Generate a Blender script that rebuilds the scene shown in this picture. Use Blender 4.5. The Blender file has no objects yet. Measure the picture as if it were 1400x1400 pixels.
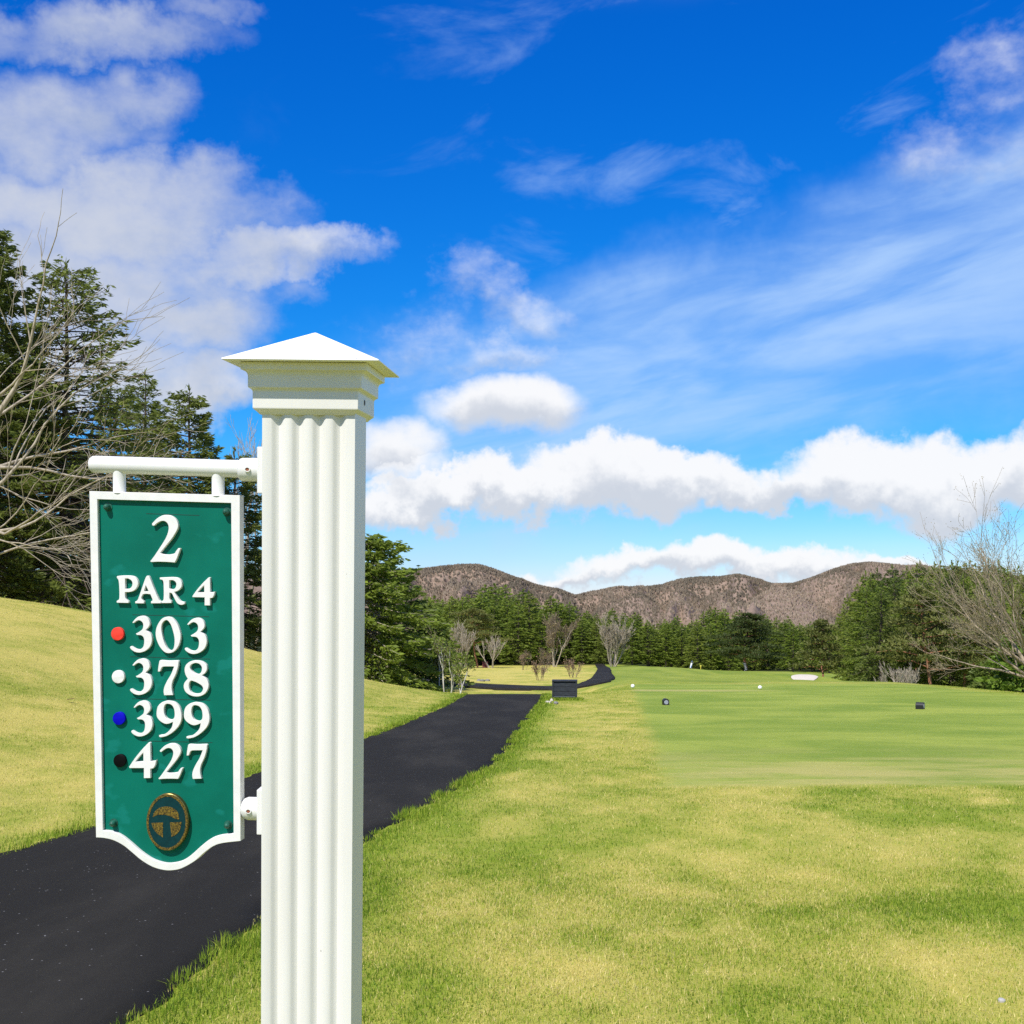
import bpy, bmesh, math, random
import numpy as np
from mathutils import Vector, Matrix, Euler
from mathutils.geometry import tessellate_polygon

sc = bpy.context.scene
C = sc.collection
rad = math.radians
F, HZ, EYE = 1800.0, 835.0, 1.5          # focal length in photo pixels, horizon row, eye height

# ------------------------------------------------------------------ camera
cam_d = bpy.data.cameras.new('camera')
cam_d.sensor_width = 36.0
cam_d.sensor_fit = 'HORIZONTAL'
cam_d.lens = 36.0 * F / 1400.0
cam_d.shift_y = (HZ - 700.0) / 1400.0
cam_d.clip_start = 0.05
cam_d.clip_end = 20000.0
cam = bpy.data.objects.new('camera', cam_d)
cam.location = (0, 0, EYE)
cam.rotation_euler = (rad(90), 0, 0)
C.objects.link(cam)
sc.camera = cam

# ------------------------------------------------------------------ exposure
sc.view_settings.view_transform = 'Standard'
sc.view_settings.look = 'None'
sc.view_settings.gamma = 1.0
sc.view_settings.use_curve_mapping = False
sc.view_settings.exposure = 0.30
sc.cycles.use_denoising = False
sc.cycles.denoiser = 'OPENIMAGEDENOISE'
sc.cycles.denoising_input_passes = 'RGB_ALBEDO_NORMAL'
sc.cycles.max_bounces = 6
sc.cycles.transparent_max_bounces = 8

# ------------------------------------------------------------------ sun
SUN_AZ, SUN_EL = 27.0, 49.5               # degrees left of straight behind the camera, and above the horizon
sd = Vector((-math.sin(rad(SUN_AZ)) * math.cos(rad(SUN_EL)), -math.cos(rad(SUN_AZ)) * math.cos(rad(SUN_EL)), math.sin(rad(SUN_EL))))
sun_d = bpy.data.lights.new('sun', 'SUN')
sun_d.energy = 4.8
sun_d.angle = rad(0.53)
sun_d.color = (1.0, 0.96, 0.89)
sun = bpy.data.objects.new('sun', sun_d)
sun.rotation_euler = sd.to_track_quat('Z', 'Y').to_euler()
sun.location = (-20, -30, 60)
C.objects.link(sun)


# ------------------------------------------------------------------ node helper
class NT:
    def __init__(self, tree):
        self.t = tree
        self.n = tree.nodes
        self.l = tree.links

    def node(self, typ, **kw):
        n = self.n.new(typ)
        for k, v in kw.items():
            setattr(n, k, v)
        return n

    def put(self, sock, v):
        if isinstance(v, bpy.types.NodeSocket):
            self.l.new(v, sock)
        elif v is not None:
            if hasattr(sock, 'default_value'):
                try:
                    sock.default_value = v
                except Exception:
                    sock.default_value = (*v, 1.0)

    def m(self, op, a, b=None, c=None, clamp=False):
        n = self.node('ShaderNodeMath', operation=op)
        n.use_clamp = clamp
        self.put(n.inputs[0], a)
        if b is not None: self.put(n.inputs[1], b)
        if c is not None: self.put(n.inputs[2], c)
        return n.outputs[0]

    def v(self, op, a, b=None, c=None):
        n = self.node('ShaderNodeVectorMath', operation=op)
        self.put(n.inputs[0], a)
        if op == 'SCALE':
            self.put(n.inputs['Scale'], b)
        else:
            if b is not None: self.put(n.inputs[1], b)
            if c is not None: self.put(n.inputs[2], c)
        return n.outputs['Value'] if op in ('DOT_PRODUCT', 'LENGTH') else n.outputs['Vector']

    def noise(self, vec, scale, detail=3.0, rough=0.5, dist=0.0, out='Fac'):
        n = self.node('ShaderNodeTexNoise')
        self.put(n.inputs['Vector'], vec)
        self.put(n.inputs['Scale'], scale)
        self.put(n.inputs['Detail'], detail)
        self.put(n.inputs['Roughness'], rough)
        self.put(n.inputs['Distortion'], dist)
        return n.outputs[out]

    def mix(self, f, a, b):
        n = self.node('ShaderNodeMix', data_type='RGBA')
        self.put(n.inputs[0], f)
        self.put(n.inputs[6], a)
        self.put(n.inputs[7], b)
        return n.outputs[2]

    def ss(self, x, lo, hi, a=0.0, b=1.0):
        n = self.node('ShaderNodeMapRange', interpolation_type='SMOOTHSTEP')
        self.put(n.inputs[0], x)
        for i, q in enumerate((lo, hi, a, b)):
            self.put(n.inputs[i + 1], q)
        return n.outputs[0]

    def sep(self, v):
        n = self.node('ShaderNodeSeparateXYZ')
        self.put(n.inputs[0], v)
        return n.outputs

    def comb(self, x, y, z):
        n = self.node('ShaderNodeCombineXYZ')
        for i, q in enumerate((x, y, z)):
            self.put(n.inputs[i], q)
        return n.outputs[0]


# ------------------------------------------------------------------ world: Nishita sky with clouds
world = bpy.data.worlds.new('World')
sc.world = world
world.use_nodes = True
W = NT(world.node_tree)
W.n.clear()
sky = W.node('ShaderNodeTexSky', sky_type='NISHITA')
sky.sun_disc = False
sky.sun_elevation = rad(SUN_EL)
sky.sun_rotation = rad(180 + SUN_AZ)
sky.altitude = 700.0
sky.air_density = 1.0
sky.dust_density = 0.3
sky.ozone_density = 3.0
tc = W.node('ShaderNodeTexCoord').outputs['Generated']
dx, dy, dz = W.sep(tc)
hyp = W.m('SQRT', W.m('ADD', W.m('MULTIPLY', dx, dx), W.m('MULTIPLY', dy, dy)))
az = W.m('ARCTAN2', dx, dy)
el = W.m('ARCTAN2', dz, hyp)
wn = W.noise(tc, 9.0, 7.0, 0.58, 0.0, 'Color')
wn2 = W.noise(tc, 34.0, 5.0, 0.6, 0.0, 'Color')
warp = W.v('ADD', W.v('SCALE', W.v('SUBTRACT', wn, (0.5, 0.5, 0.5)), 0.125), W.v('SCALE', W.v('SUBTRACT', wn2, (0.5, 0.5, 0.5)), 0.030))
p = W.comb(az, el, 0.0)
pw = W.v('ADD', p, warp)
pw_soft = W.v('ADD', p, W.v('SCALE', warp, 0.45))


def ang(px, py):
    u, v = (px - 700) / F, (HZ - py) / F
    a = math.atan(u)
    return a, math.atan(v * math.cos(a))


CLOUDS = [  # px, py, rx, ry, solidity of cumulus lobes as seen from the tee
    (30, 150, 170, 90, 0.8), (180, 125, 90, 60, 0.7), (90, 285, 280, 80, 1), (230, 268, 140, 60, 0.8), (60, 390, 300, 120, 1), (330, 365, 180, 45, 0.9),
    (420, 360, 90, 28, 0.7), (230, 440, 150, 80, 1), (60, 520, 260, 90, 1), (240, 540, 150, 60, 0.9), (130, 25, 190, 40, 0.7), (280, 0, 80, 30, 0.55), (400, 420, 70, 26, 0.35),
    (700, 562, 116, 42, 0.95, 1), (545, 618, 74, 48, 0.85, 1), (645, 392, 60, 40, 0.24), (722, 430, 80, 34, 0.26), (700, 492, 90, 34, 0.34), (580, 470, 60, 40, 0.16),
    (580, 678, 150, 30, 1), (690, 674, 110, 34, 1), (850, 664, 145, 50, 1.2), (935, 642, 115, 42, 1.1), (1010, 655, 70, 36, 1), (1090, 668, 80, 28, 0.9),
    (1180, 642, 105, 56, 1.1), (1280, 655, 140, 56, 1.1), (1400, 652, 150, 56, 1.1), (1540, 660, 150, 50, 1),
    (880, 784, 120, 26, 1), (980, 774, 100, 34, 1.1), (1080, 776, 110, 28, 1), (760, 794, 90, 16, 0.8), (1240, 772, 90, 12, 0.8), (1170, 790, 90, 16, 0.8),
    (1375, 110, 70, 60, 0.24), (1330, 195, 120, 50, 0.20),
]
acc = None
accv = None
best = None
for (cx, cy, rx, ry, sol, *soft) in CLOUDS:
    a, e = ang(cx, cy)
    sx, sy = F / rx * math.cos(a), F / ry / math.cos(e)
    q = W.v('MULTIPLY_ADD', pw_soft if soft else pw, (sx, sy, 0.0), (-a * sx, -e * sy, 0.0))
    d = W.m('SUBTRACT', 1.0, W.v('DOT_PRODUCT', q, q))
    wgt = W.m('MAXIMUM', W.m('ADD', d, 0.8), 0.0)
    vq = W.v('SCALE', q, wgt)
    accv = vq if accv is None else W.v('ADD', accv, vq)
    acc = wgt if acc is None else W.m('ADD', acc, wgt)
    d = W.m('SUBTRACT', W.m('MULTIPLY', d, sol), (1 - sol) * 0.25)
    best = d if best is None else W.m('MAXIMUM', best, d)
# the same kind of broken cumulus all round, outside the patch of sky above the tee
gn = W.noise(W.v('MULTIPLY', tc, (1.0, 1.0, 2.2)), 2.6, 6.0, 0.56)
outside = W.ss(W.m('MAXIMUM', W.m('ABSOLUTE', az), W.m('ADD', el, 0.05)), 0.47, 0.62)
gen = W.m('MULTIPLY', W.ss(gn, 0.50, 0.66), outside)
fine = W.noise(W.v('MULTIPLY', tc, (1.0, 1.0, 1.6)), 26.0, 6.0, 0.58)
dens = W.m('ADD', best, W.m('MULTIPLY', W.m('SUBTRACT', fine, 0.5), 1.0))
hi_left = W.m('MULTIPLY', W.ss(az, -0.05, -0.22), W.ss(el, 0.10, 0.22))
cum = W.ss(W.m('SUBTRACT', dens, W.m('MULTIPLY', hi_left, 0.06)), -0.30, W.m('ADD', 0.68, W.m('MULTIPLY', hi_left, 0.45)))
cum = W.m('MAXIMUM', cum, gen)
# thin cirrus veil, streaked along a slant
ca, sa = math.cos(0.20), math.sin(0.20)
st_u = W.m('ADD', W.m('MULTIPLY', az, ca), W.m('MULTIPLY', el, sa))
st_v = W.m('SUBTRACT', W.m('MULTIPLY', el, ca), W.m('MULTIPLY', az, sa))
ci = W.noise(W.comb(W.m('MULTIPLY', st_u, 4.0), W.m('MULTIPLY', st_v, 17.0), 3.1), 1.7, 6.0, 0.55, 0.35)
a0, e0 = ang(950, 400)
cmask = W.v('MULTIPLY_ADD', p, (1.0, 1.0, 0.0), (-a0 - 0.05, -e0, 0.0))
cu, cv, _ = W.sep(cmask)
slant = W.m('SUBTRACT', cv, W.m('MULTIPLY', cu, 0.30))
slant = W.m('ADD', slant, W.m('MULTIPLY', W.m('SUBTRACT', W.noise(tc, 11.0, 5.0, 0.6), 0.5), 0.09))
band = W.m('MULTIPLY', W.ss(slant, 0.075, 0.0), W.ss(slant, -0.19, -0.05))
band = W.m('MULTIPLY', band, W.ss(az, -0.20, 0.0))
cirrus = W.m('MULTIPLY', W.m('ADD', W.m('MULTIPLY', W.ss(ci, 0.28, 0.70), 0.50), 0.26), band)
cir2 = W.m('MULTIPLY', W.ss(W.noise(W.comb(W.m('MULTIPLY', st_u, 6.0), W.m('MULTIPLY', st_v, 14.0), 8.7), 1.3, 7.0, 0.58, 0.5), 0.52, 0.80), W.m('MULTIPLY', W.ss(el, 0.10, 0.25), 0.45))
cir2 = W.m('MULTIPLY', cir2, W.ss(az, -0.25, 0.15))
veil = W.m('MAXIMUM', cirrus, cir2)
# cloud brightness: lit tops, greyer bellies
vrel = W.m('DIVIDE', W.sep(accv)[1], W.m('ADD', acc, 0.02))
lit = W.ss(W.m('ADD', vrel, W.m('MULTIPLY', W.m('SUBTRACT', W.noise(tc, 30.0, 6.0, 0.6), 0.5), 1.1)), -0.55, 0.22)
hi_left = W.m('MULTIPLY', W.ss(az, -0.05, -0.22), W.ss(el, 0.10, 0.22))
c_white = W.mix(hi_left, (7.9, 7.9, 8.0, 1), (5.0, 5.35, 6.2, 1))
c_grey = W.mix(hi_left, (5.2, 5.5, 6.1, 1), (4.1, 4.6, 5.7, 1))
ccol = W.mix(lit, c_grey, c_white)
# sky colour: deeper and more saturated aloft, as through a polariser
gm = W.node('ShaderNodeGamma')
W.put(gm.inputs[0], sky.outputs[0])
gm.inputs[1].default_value = 1.0
hs = W.node('ShaderNodeHueSaturation')
hs.inputs['Saturation'].default_value = 1.35
hs.inputs['Hue'].default_value = 0.5
hs.inputs['Value'].default_value = 1.0
W.put(hs.inputs['Color'], gm.outputs[0])
sr, sg, sb = W.sep(hs.outputs[0])
def grade(ch, a, g): return W.m('MULTIPLY', W.m('POWER', W.m('MULTIPLY', ch, 1 / 7.84), g), 7.84 * a)
SKY_TINT = W.comb(grade(sr, 0.80, 1.85), grade(sg, 0.855, 1.06), grade(sb, 1.18, 0.76))
col = W.mix(veil, SKY_TINT, (4.1, 5.8, 8.3, 1))
col = W.mix(W.m('MULTIPLY', cum, 0.96), col, ccol)
bg = W.node('ShaderNodeBackground')
bg.inputs['Strength'].default_value = 0.10
W.put(bg.inputs['Color'], col)
wo = W.node('ShaderNodeOutputWorld')
W.l.new(bg.outputs[0], wo.inputs[0])

# ------------------------------------------------------------------ mesh helpers


def np_mesh(name, V, groups, smooth=False, attrs=None):
    """groups: list of int arrays (M,k). attrs: name -> (domain, values)."""
    V = np.asarray(V, dtype=np.float32).reshape(-1, 3)
    me = bpy.data.meshes.new(name)
    me.vertices.add(len(V))
    me.vertices.foreach_set('co', V.ravel())
    groups = [np.asarray(g, dtype=np.int32) for g in groups if len(g)]
    tot = sum(g.size for g in groups)
    nf = sum(len(g) for g in groups)
    me.loops.add(tot)
    me.loops.foreach_set('vertex_index', np.concatenate([g.ravel() for g in groups]))
    me.polygons.add(nf)
    starts, totals, s = [], [], 0
    for g in groups:
        k = g.shape[1]
        starts.append(s + np.arange(len(g)) * k)
        totals.append(np.full(len(g), k))
        s += g.size
    me.polygons.foreach_set('loop_start', np.concatenate(starts).astype(np.int32))
    me.polygons.foreach_set('loop_total', np.concatenate(totals).astype(np.int32))
    if smooth:
        me.polygons.foreach_set('use_smooth', np.ones(nf, dtype=bool))
    for an, (dom, vals) in (attrs or {}).items():
        at = me.attributes.new(an, 'FLOAT', dom)
        at.data.foreach_set('value', np.asarray(vals, dtype=np.float32))
    me.update(calc_edges=True)
    return me


def link(name, data, mat=None, parent=None):
    o = bpy.data.objects.new(name, data)
    C.objects.link(o)
    if mat is not None and data is not None:
        data.materials.clear()
        data.materials.append(mat)
    if parent is not None:
        o.parent = parent
    return o


def tag(o, label=None, cat=None, group=None, kind=None):
    if label: o['label'] = label
    if cat: o['category'] = cat
    if group: o['group'] = group
    if kind: o['kind'] = kind
    return o


def empty(name, loc=(0, 0, 0), rot=(0, 0, 0)):
    o = bpy.data.objects.new(name, None)
    o.empty_display_size = 0.1
    o.location = loc
    o.rotation_euler = rot
    C.objects.link(o)
    return o


class MB:
    """Collects simple solids into one mesh."""

    def __init__(self):
        self.v, self.f = [], []

    def add(self, vs, fs):
        b = len(self.v)
        self.v += [tuple(q) for q in vs]
        self.f += [tuple(i + b for i in f) for f in fs]
        return self

    def box(self, c, s, rot=None):
        x, y, z = (q / 2 for q in s)
        vs = [Vector((i, j, k)) for i in (-x, x) for j in (-y, y) for k in (-z, z)]
        if rot is not None:
            R = Euler(rot).to_matrix()
            vs = [R @ q for q in vs]
        vs = [q + Vector(c) for q in vs]
        return self.add(vs, [(0, 1, 3, 2), (4, 6, 7, 5), (0, 4, 5, 1), (2, 3, 7, 6), (0, 2, 6, 4), (1, 5, 7, 3)])

    def tube(self, pts, rads, n=12, caps=True):
        pts = [Vector(q) for q in pts]
        rings = []
        up = None
        for i, q in enumerate(pts):
            d = (pts[min(i + 1, len(pts) - 1)] - pts[max(i - 1, 0)]).normalized()
            if up is None:
                up = Vector((0, 0, 1)) if abs(d.z) < 0.9 else Vector((1, 0, 0))
            a = d.cross(up).normalized()
            b = d.cross(a).normalized()
            up = -b if b.length else up
            r = rads[i] if hasattr(rads, '__len__') else rads
            rings.append([q + (a * math.cos(t) + b * math.sin(t)) * r for t in (2 * math.pi * k / n for k in range(n))])
        vs = [q for r_ in rings for q in r_]
        fs = []
        for i in range(len(rings) - 1):
            for k in range(n):
                fs.append((i * n + k, i * n + (k + 1) % n, (i + 1) * n + (k + 1) % n, (i + 1) * n + k))
        if caps:
            fs.append(tuple(range(n - 1, -1, -1)))
            fs.append(tuple((len(rings) - 1) * n + k for k in range(n)))
        return self.add(vs, fs)

    def rings(self, rects):
        """stack of square rings (half-width, z) -> moulding; capped."""
        vs, fs = [], []
        for (h, z) in rects:
            vs += [(-h, -h, z), (h, -h, z), (h, h, z), (-h, h, z)]
        for i in range(len(rects) - 1):
            for k in range(4):
                fs.append((i * 4 + k, i * 4 + (k + 1) % 4, i * 4 + 4 + (k + 1) % 4, i * 4 + 4 + k))
        fs.append((3, 2, 1, 0))
        m = (len(rects) - 1) * 4
        fs.append((m, m + 1, m + 2, m + 3))
        return self.add(vs, fs)

    def mesh(self, name, smooth=False, bevel=0.0, seg=2, angle=30):
        me = bpy.data.meshes.new(name)
        me.from_pydata(self.v, [], self.f)
        bm = bmesh.new()
        bm.from_mesh(me)
        bmesh.ops.recalc_face_normals(bm, faces=bm.faces)
        if bevel > 0:
            es = [e for e in bm.edges if len(e.link_faces) == 2 and e.calc_face_angle(0) > rad(angle)]
            bmesh.ops.bevel(bm, geom=es, offset=bevel, segments=seg, profile=0.6, affect='EDGES', clamp_overlap=True)
        for f in bm.faces:
            f.smooth = smooth
        bm.to_mesh(me)
        bm.free()
        if smooth:
            try:
                me.set_sharp_from_angle(angle=rad(35))
            except Exception:
                pass
        return me

    def build(self, name, mat, parent=None, **kw):
        return link(name, self.mesh(name, **kw), mat, parent)


def vnoise(x, y, seed=0):
    """Smooth value noise in 0..1 on numpy arrays."""
    x = np.asarray(x, dtype=np.float64)
    y = np.asarray(y, dtype=np.float64)
    xi, yi = np.floor(x), np.floor(y)
    fx, fy = x - xi, y - yi
    fx = fx * fx * (3 - 2 * fx)
    fy = fy * fy * (3 - 2 * fy)

    def h(a, b):
        s = np.sin(a * 127.1 + b * 311.7 + seed * 74.7) * 43758.5453
        return s - np.floor(s)
    return (h(xi, yi) * (1 - fx) + h(xi + 1, yi) * fx) * (1 - fy) + (h(xi, yi + 1) * (1 - fx) + h(xi + 1, yi + 1) * fx) * fy


def fbm(x, y, seed=0, octs=4, rough=0.5):
    t, a, n = 0.0, 1.0, 0.0
    for o in range(octs):
        t = t + a * vnoise(x * 2 ** o, y * 2 ** o, seed + o * 13)
        n += a
        a *= rough
    return t / n


def sstep(x, lo, hi):
    t = np.clip((np.asarray(x, dtype=np.float64) - lo) / (hi - lo), 0, 1)
    return t * t * (3 - 2 * t)


# ------------------------------------------------------------------ materials
MATS = {}


def new_mat(name):
    m = bpy.data.materials.new(name)
    m.use_nodes = True
    t = NT(m.node_tree)
    t.n.clear()
    out = t.node('ShaderNodeOutputMaterial')
    MATS[name] = m
    return m, t, out


def principled(t, out, col, rough=0.6, metal=0.0, bump=None, bstr=0.3, bdist=0.01, spec=0.5, coat=0.0):
    b = t.node('ShaderNodeBsdfPrincipled')
    t.put(b.inputs['Base Color'], col)
    t.put(b.inputs['Roughness'], rough)
    t.put(b.inputs['Metallic'], metal)
    t.put(b.inputs['Specular IOR Level'], spec)
    if coat: t.put(b.inputs['Coat Weight'], coat)
    if bump is not None:
        bn = t.node('ShaderNodeBump')
        t.put(bn.inputs['Strength'], bstr)
        t.put(bn.inputs['Distance'], bdist)
        t.put(bn.inputs['Height'], bump)
        t.l.new(bn.outputs[0], b.inputs['Normal'])
    t.l.new(b.outputs[0], out.inputs[0])
    return b


def simple(name, c, rough=0.6, var=0.12, scale=20.0, bstr=0.15, bdist=0.004, metal=0.0, spec=0.5):
    m, t, out = new_mat(name)
    co = t.node('ShaderNodeTexCoord').outputs['Object']
    n = t.noise(co, scale, 5.0, 0.6)
    k = t.ss(n, 0.25, 0.75)
    a = tuple(max(0, q * (1 - var)) for q in c) + (1,)
    b = tuple(min(1, q * (1 + var)) for q in c) + (1,)
    principled(t, out, t.mix(k, a, b), rough, metal, n, bstr, bdist, spec)
    return m


def attr(t, name):
    n = t.node('ShaderNodeAttribute')
    n.attribute_name = name
    return n.outputs['Fac']


def foliage(name, dark, light, trans=0.30, olive=None, hue_var=0.5):
    m, t, out = new_mat(name)
    k = attr(t, 'tint')
    rnd = t.node('ShaderNodeObjectInfo').outputs['Random']
    k2 = t.m('ADD', t.m('MULTIPLY', k, 0.75), t.m('MULTIPLY', rnd, 0.3), clamp=True)
    col = t.mix(k2, (*dark, 1), (*light, 1))
    if olive:
        col = t.mix(t.m('MULTIPLY', t.ss(rnd, 0.55, 1.0), hue_var), col, (*olive, 1))
    d = t.node('ShaderNodeBsdfPrincipled')
    t.put(d.inputs['Base Color'], col)
    t.put(d.inputs['Roughness'], 0.55)
    t.put(d.inputs['Specular IOR Level'], 0.25)
    tr = t.node('ShaderNodeBsdfTranslucent')
    t.put(tr.inputs['Color'], t.mix(0.35, col, (*light, 1)))
    mx = t.node('ShaderNodeMixShader')
    t.put(mx.inputs[0], trans)
    t.l.new(d.outputs[0], mx.inputs[1])
    t.l.new(tr.outputs[0], mx.inputs[2])
    t.l.new(mx.outputs[0], out.inputs[0])
    return m


M_SPRUCE = foliage('spruce_needles', (0.038, 0.066, 0.014), (0.190, 0.250, 0.042), 0.36, (0.16, 0.165, 0.04))
M_LARCH = foliage('larch_needles', (0.068, 0.092, 0.020), (0.225, 0.265, 0.052), 0.40)
M_WOODS = foliage('wood_needles', (0.080, 0.125, 0.018), (0.320, 0.395, 0.055), 0.42, (0.19, 0.205, 0.045))
M_PINE = foliage('pine_needles', (0.085, 0.105, 0.026), (0.220, 0.225, 0.058), 0.33)
M_DARKPINE = foliage('dark_pine_needles', (0.020, 0.034, 0.010), (0.085, 0.110, 0.026), 0.25)
M_FRESH = foliage('fresh_leaves', (0.10, 0.14, 0.025), (0.22, 0.27, 0.05), 0.4)
M_BUD = foliage('buds', (0.22, 0.17, 0.08), (0.40, 0.32, 0.15), 0.3)
M_RUST = foliage('russet_buds', (0.24, 0.15, 0.085), (0.40, 0.26, 0.16), 0.3)


def bark(name, a, b, scale=9.0):
    m, t, out = new_mat(name)
    co = t.node('ShaderNodeTexCoord').outputs['Object']
    n = t.noise(t.v('MULTIPLY', co, (1, 1, 0.3)), scale, 5.0, 0.65)
    principled(t, out, t.mix(t.ss(n, 0.3, 0.7), (*a, 1), (*b, 1)), 0.9, 0, n, 0.5, 0.02, 0.2)
    return m


M_BARK = bark('dark_bark', (0.055, 0.042, 0.032), (0.14, 0.11, 0.085))
M_BARKG = bark('pale_bark', (0.24, 0.20, 0.15), (0.46, 0.40, 0.31))
M_TWIG = bark('brown_twig_bark', (0.13, 0.10, 0.07), (0.27, 0.215, 0.15))
M_BEIGE = bark('beige_twig_bark', (0.19, 0.15, 0.10), (0.38, 0.31, 0.22))
M_REDBARK = bark('red_pine_bark', (0.20, 0.085, 0.05), (0.36, 0.18, 0.11))
M_BIRCH = bark('birch_bark', (0.30, 0.28, 0.24), (0.58, 0.56, 0.50), 5.0)

# ------------------------------------------------------------------ terrain
PL_Y = np.array([-30, 0, 6, 8, 9.4, 10.6, 15.4, 20.6, 30.3, 39.0, 60, 400.0])
PL_X = np.array([-6.6, -5.0, -4.15, -3.85, -3.66, -3.45, -2.93, -2.35, -1.70, -1.42, -1.2, -1.0])
PR_Y = np.array([-30, 0, 5.5, 7.2, 10.0, 12.9, 16.5, 24.8, 34.0, 40.0, 60, 400.0])
PR_X = np.array([-4.0, -1.80, -1.46, -1.38, -1.14, -0.72, -0.18, 0.22, 0.76, 1.0, 1.2, 1.4])


def smooth_table(ys, zs):
    g = np.concatenate([np.linspace(-60, 400, 1841), np.linspace(402, 6000, 400)])
    z = np.interp(g, ys, zs)
    k = np.exp(-np.linspace(-2, 2, 25) ** 2)
    k /= k.sum()
    zz = np.convolve(np.pad(z, 12, mode='edge'), k, mode='valid')
    zz[:16] = z[:16]
    return g, zz


SL = -0.0257
BL = smooth_table([-60, 0, 40, 48, 55, 64, 75, 85, 110, 180, 300, 900, 6000], [60 * 0.0257, 0, -1.03, -1.62, -2.25, -2.65, -2.89, -3.25, -4.0, -6.2, -8.5, -14, -14])
BR = smooth_table([-60, 0, 40, 50, 56, 80, 120, 170, 300, 900, 6000], [60 * 0.0257, 0, -1.03, -1.285, -1.5, -2.68, -4.23, -5.87, -8.5, -14, -14])
gy = np.linspace(-60, 400, 1841)
_pl = np.convolve(np.pad(np.interp(gy, PL_Y, PL_X), 10, mode='edge'), np.ones(21) / 21, mode='valid')
_pr = np.convolve(np.pad(np.interp(gy, PR_Y, PR_X), 10, mode='edge'), np.ones(21) / 21, mode='valid')


def path_l(y): return np.interp(y, gy, _pl)
def path_r(y): return np.interp(y, gy, _pr)


def terrain(x, y):
    x = np.asarray(x, dtype=np.float64)
    y = np.asarray(y, dtype=np.float64)
    zl = np.interp(y, *BL)
    zr = np.interp(y, *BR)
    u = x / np.maximum(y, 1.0)
    t = sstep(u, 0.035, 0.095)
    z = zl * (1 - t) + zr * t
    s = np.maximum(path_l(y) - 0.1 - x, 0)
    rise = 0.325 * s - 0.80 * (1 - np.exp(-s / 3.0))
    rise = 5.5 * np.tanh(rise / 5.5 * 1.03)
    rise = 3.7 * (1 - np.exp(-(rise / 3.7) ** 3)) ** (1 / 3.0)
    fade = 1 - 0.62 * sstep(y, 37, 60) - 0.38 * sstep(y, 60, 160)
    z = z + rise * fade
    # the tee platform falls away on its far right
    d = np.maximum(x - 15.3, 0)
    z = z - 2.6 * (1 - np.exp(-d * d / 60.0)) * sstep(y, -20, 20) * (1 - 0.6 * sstep(y, 110, 170))
    # rise with the bunker
    z = z + 1.0 * np.exp(-(((x - 30.0) / 13.0) ** 2 + ((y - 150.0) / 22.0) ** 2))
    wb = np.exp(-(((x - 19.3) / 5.0) ** 2 + ((y - 89.0) / 9.0) ** 2) ** 1.5)
    z = z * (1 - wb) + wb * (-2.90 - 0.004 * (y - 88))
    # small unevenness, none under the path
    off = np.maximum(np.maximum(path_l(y) - x, x - path_r(y)), 0)
    lump = (fbm(x * 0.45, y * 0.35, 5, 3) - 0.5) * 0.10 + (fbm(x * 2.3, y * 1.7, 9, 2) - 0.5) * 0.02
    tee = sstep(y, 13.0, 15.0) * (1 - sstep(y, 48, 54)) * sstep(x - (1.58 + 0.081 * (y - 13.9)), -0.3, 0.6)
    z = z + lump * sstep(off, 0.05, 1.5) * (1 - 0.85 * tee) * np.clip(1 - (np.abs(y) - 200) / 400, 0.2, 1)
    return z


def tz(x, y): return float(terrain(np.array([x]), np.array([y]))[0])
def at(px, Y): return (px - 700) / F * Y
def zrow(py, Y): return EYE + (HZ - py) / F * Y


def straw(x, y):
    """0 green .. 1 dry straw, as the turf is coloured."""
    x = np.asarray(x, dtype=np.float64)
    y = np.asarray(y, dtype=np.float64)
    n = fbm(x * 0.55, y * 0.34, 21, 4, 0.55)
    n2 = fbm(x * 2.6, y * 1.5, 31, 3, 0.6)
    v = 0.52 + (n - 0.5) * 1.15 + (n2 - 0.5) * 1.1
    l, r = path_l(y), path_r(y)
    dl, dr = np.maximum(l - x, 0), np.maximum(x - r, 0)
    v = v + 0.24 * sstep(dl, 0.6, 4.0) * (x < l)                       # dry bank
    v = v - (0.50 * np.exp(-(dl / 0.45) ** 2) * (x < l) + 0.55 * np.exp(-(dr / 0.55) ** 2) * (x > r)) * (y < 58)   # green verge
    v = v - 0.10 * (x > r)
    v = v - 0.55 * np.exp(-(((x - 2.65) / 0.8) ** 2 + ((y - 7.6) / 0.8) ** 2))
    v = v + 0.45 * np.exp(-(((x - 0.45 + 0.25 * (y - 5.5)) / 0.30) ** 2 + ((y - 5.6) / 1.0) ** 2))
    v = v + 0.35 * np.exp(-(((x - 2.05) / 0.45) ** 2 + ((y - 6.3) / 0.45) ** 2))
    tan = sstep(y, 78, 95) * (1 - sstep(x / np.maximum(y, 1), 0.045, 0.075))
    v = v + 0.42 * tan
    return np.clip(v, 0, 1)


def tee_mask(x, y):
    e = x - (1.58 + 0.081 * (y - 13.9))
    jig = (fbm(x * 3.0, y * 3.0, 77, 2) - 0.5) * 0.25
    return sstep(y + jig, 13.7, 14.3) * (1 - sstep(y, 49, 53)) * sstep(e + jig, -0.12, 0.22) * (1 - sstep(x, 14.6, 15.6))


# ground sheet
def spaced(a, b, d0, g):
    v, q, d = [0.0], 0.0, d0
    while q < b:
        q += d
        d *= g
        v.append(q)
    return np.array(v)


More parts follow.
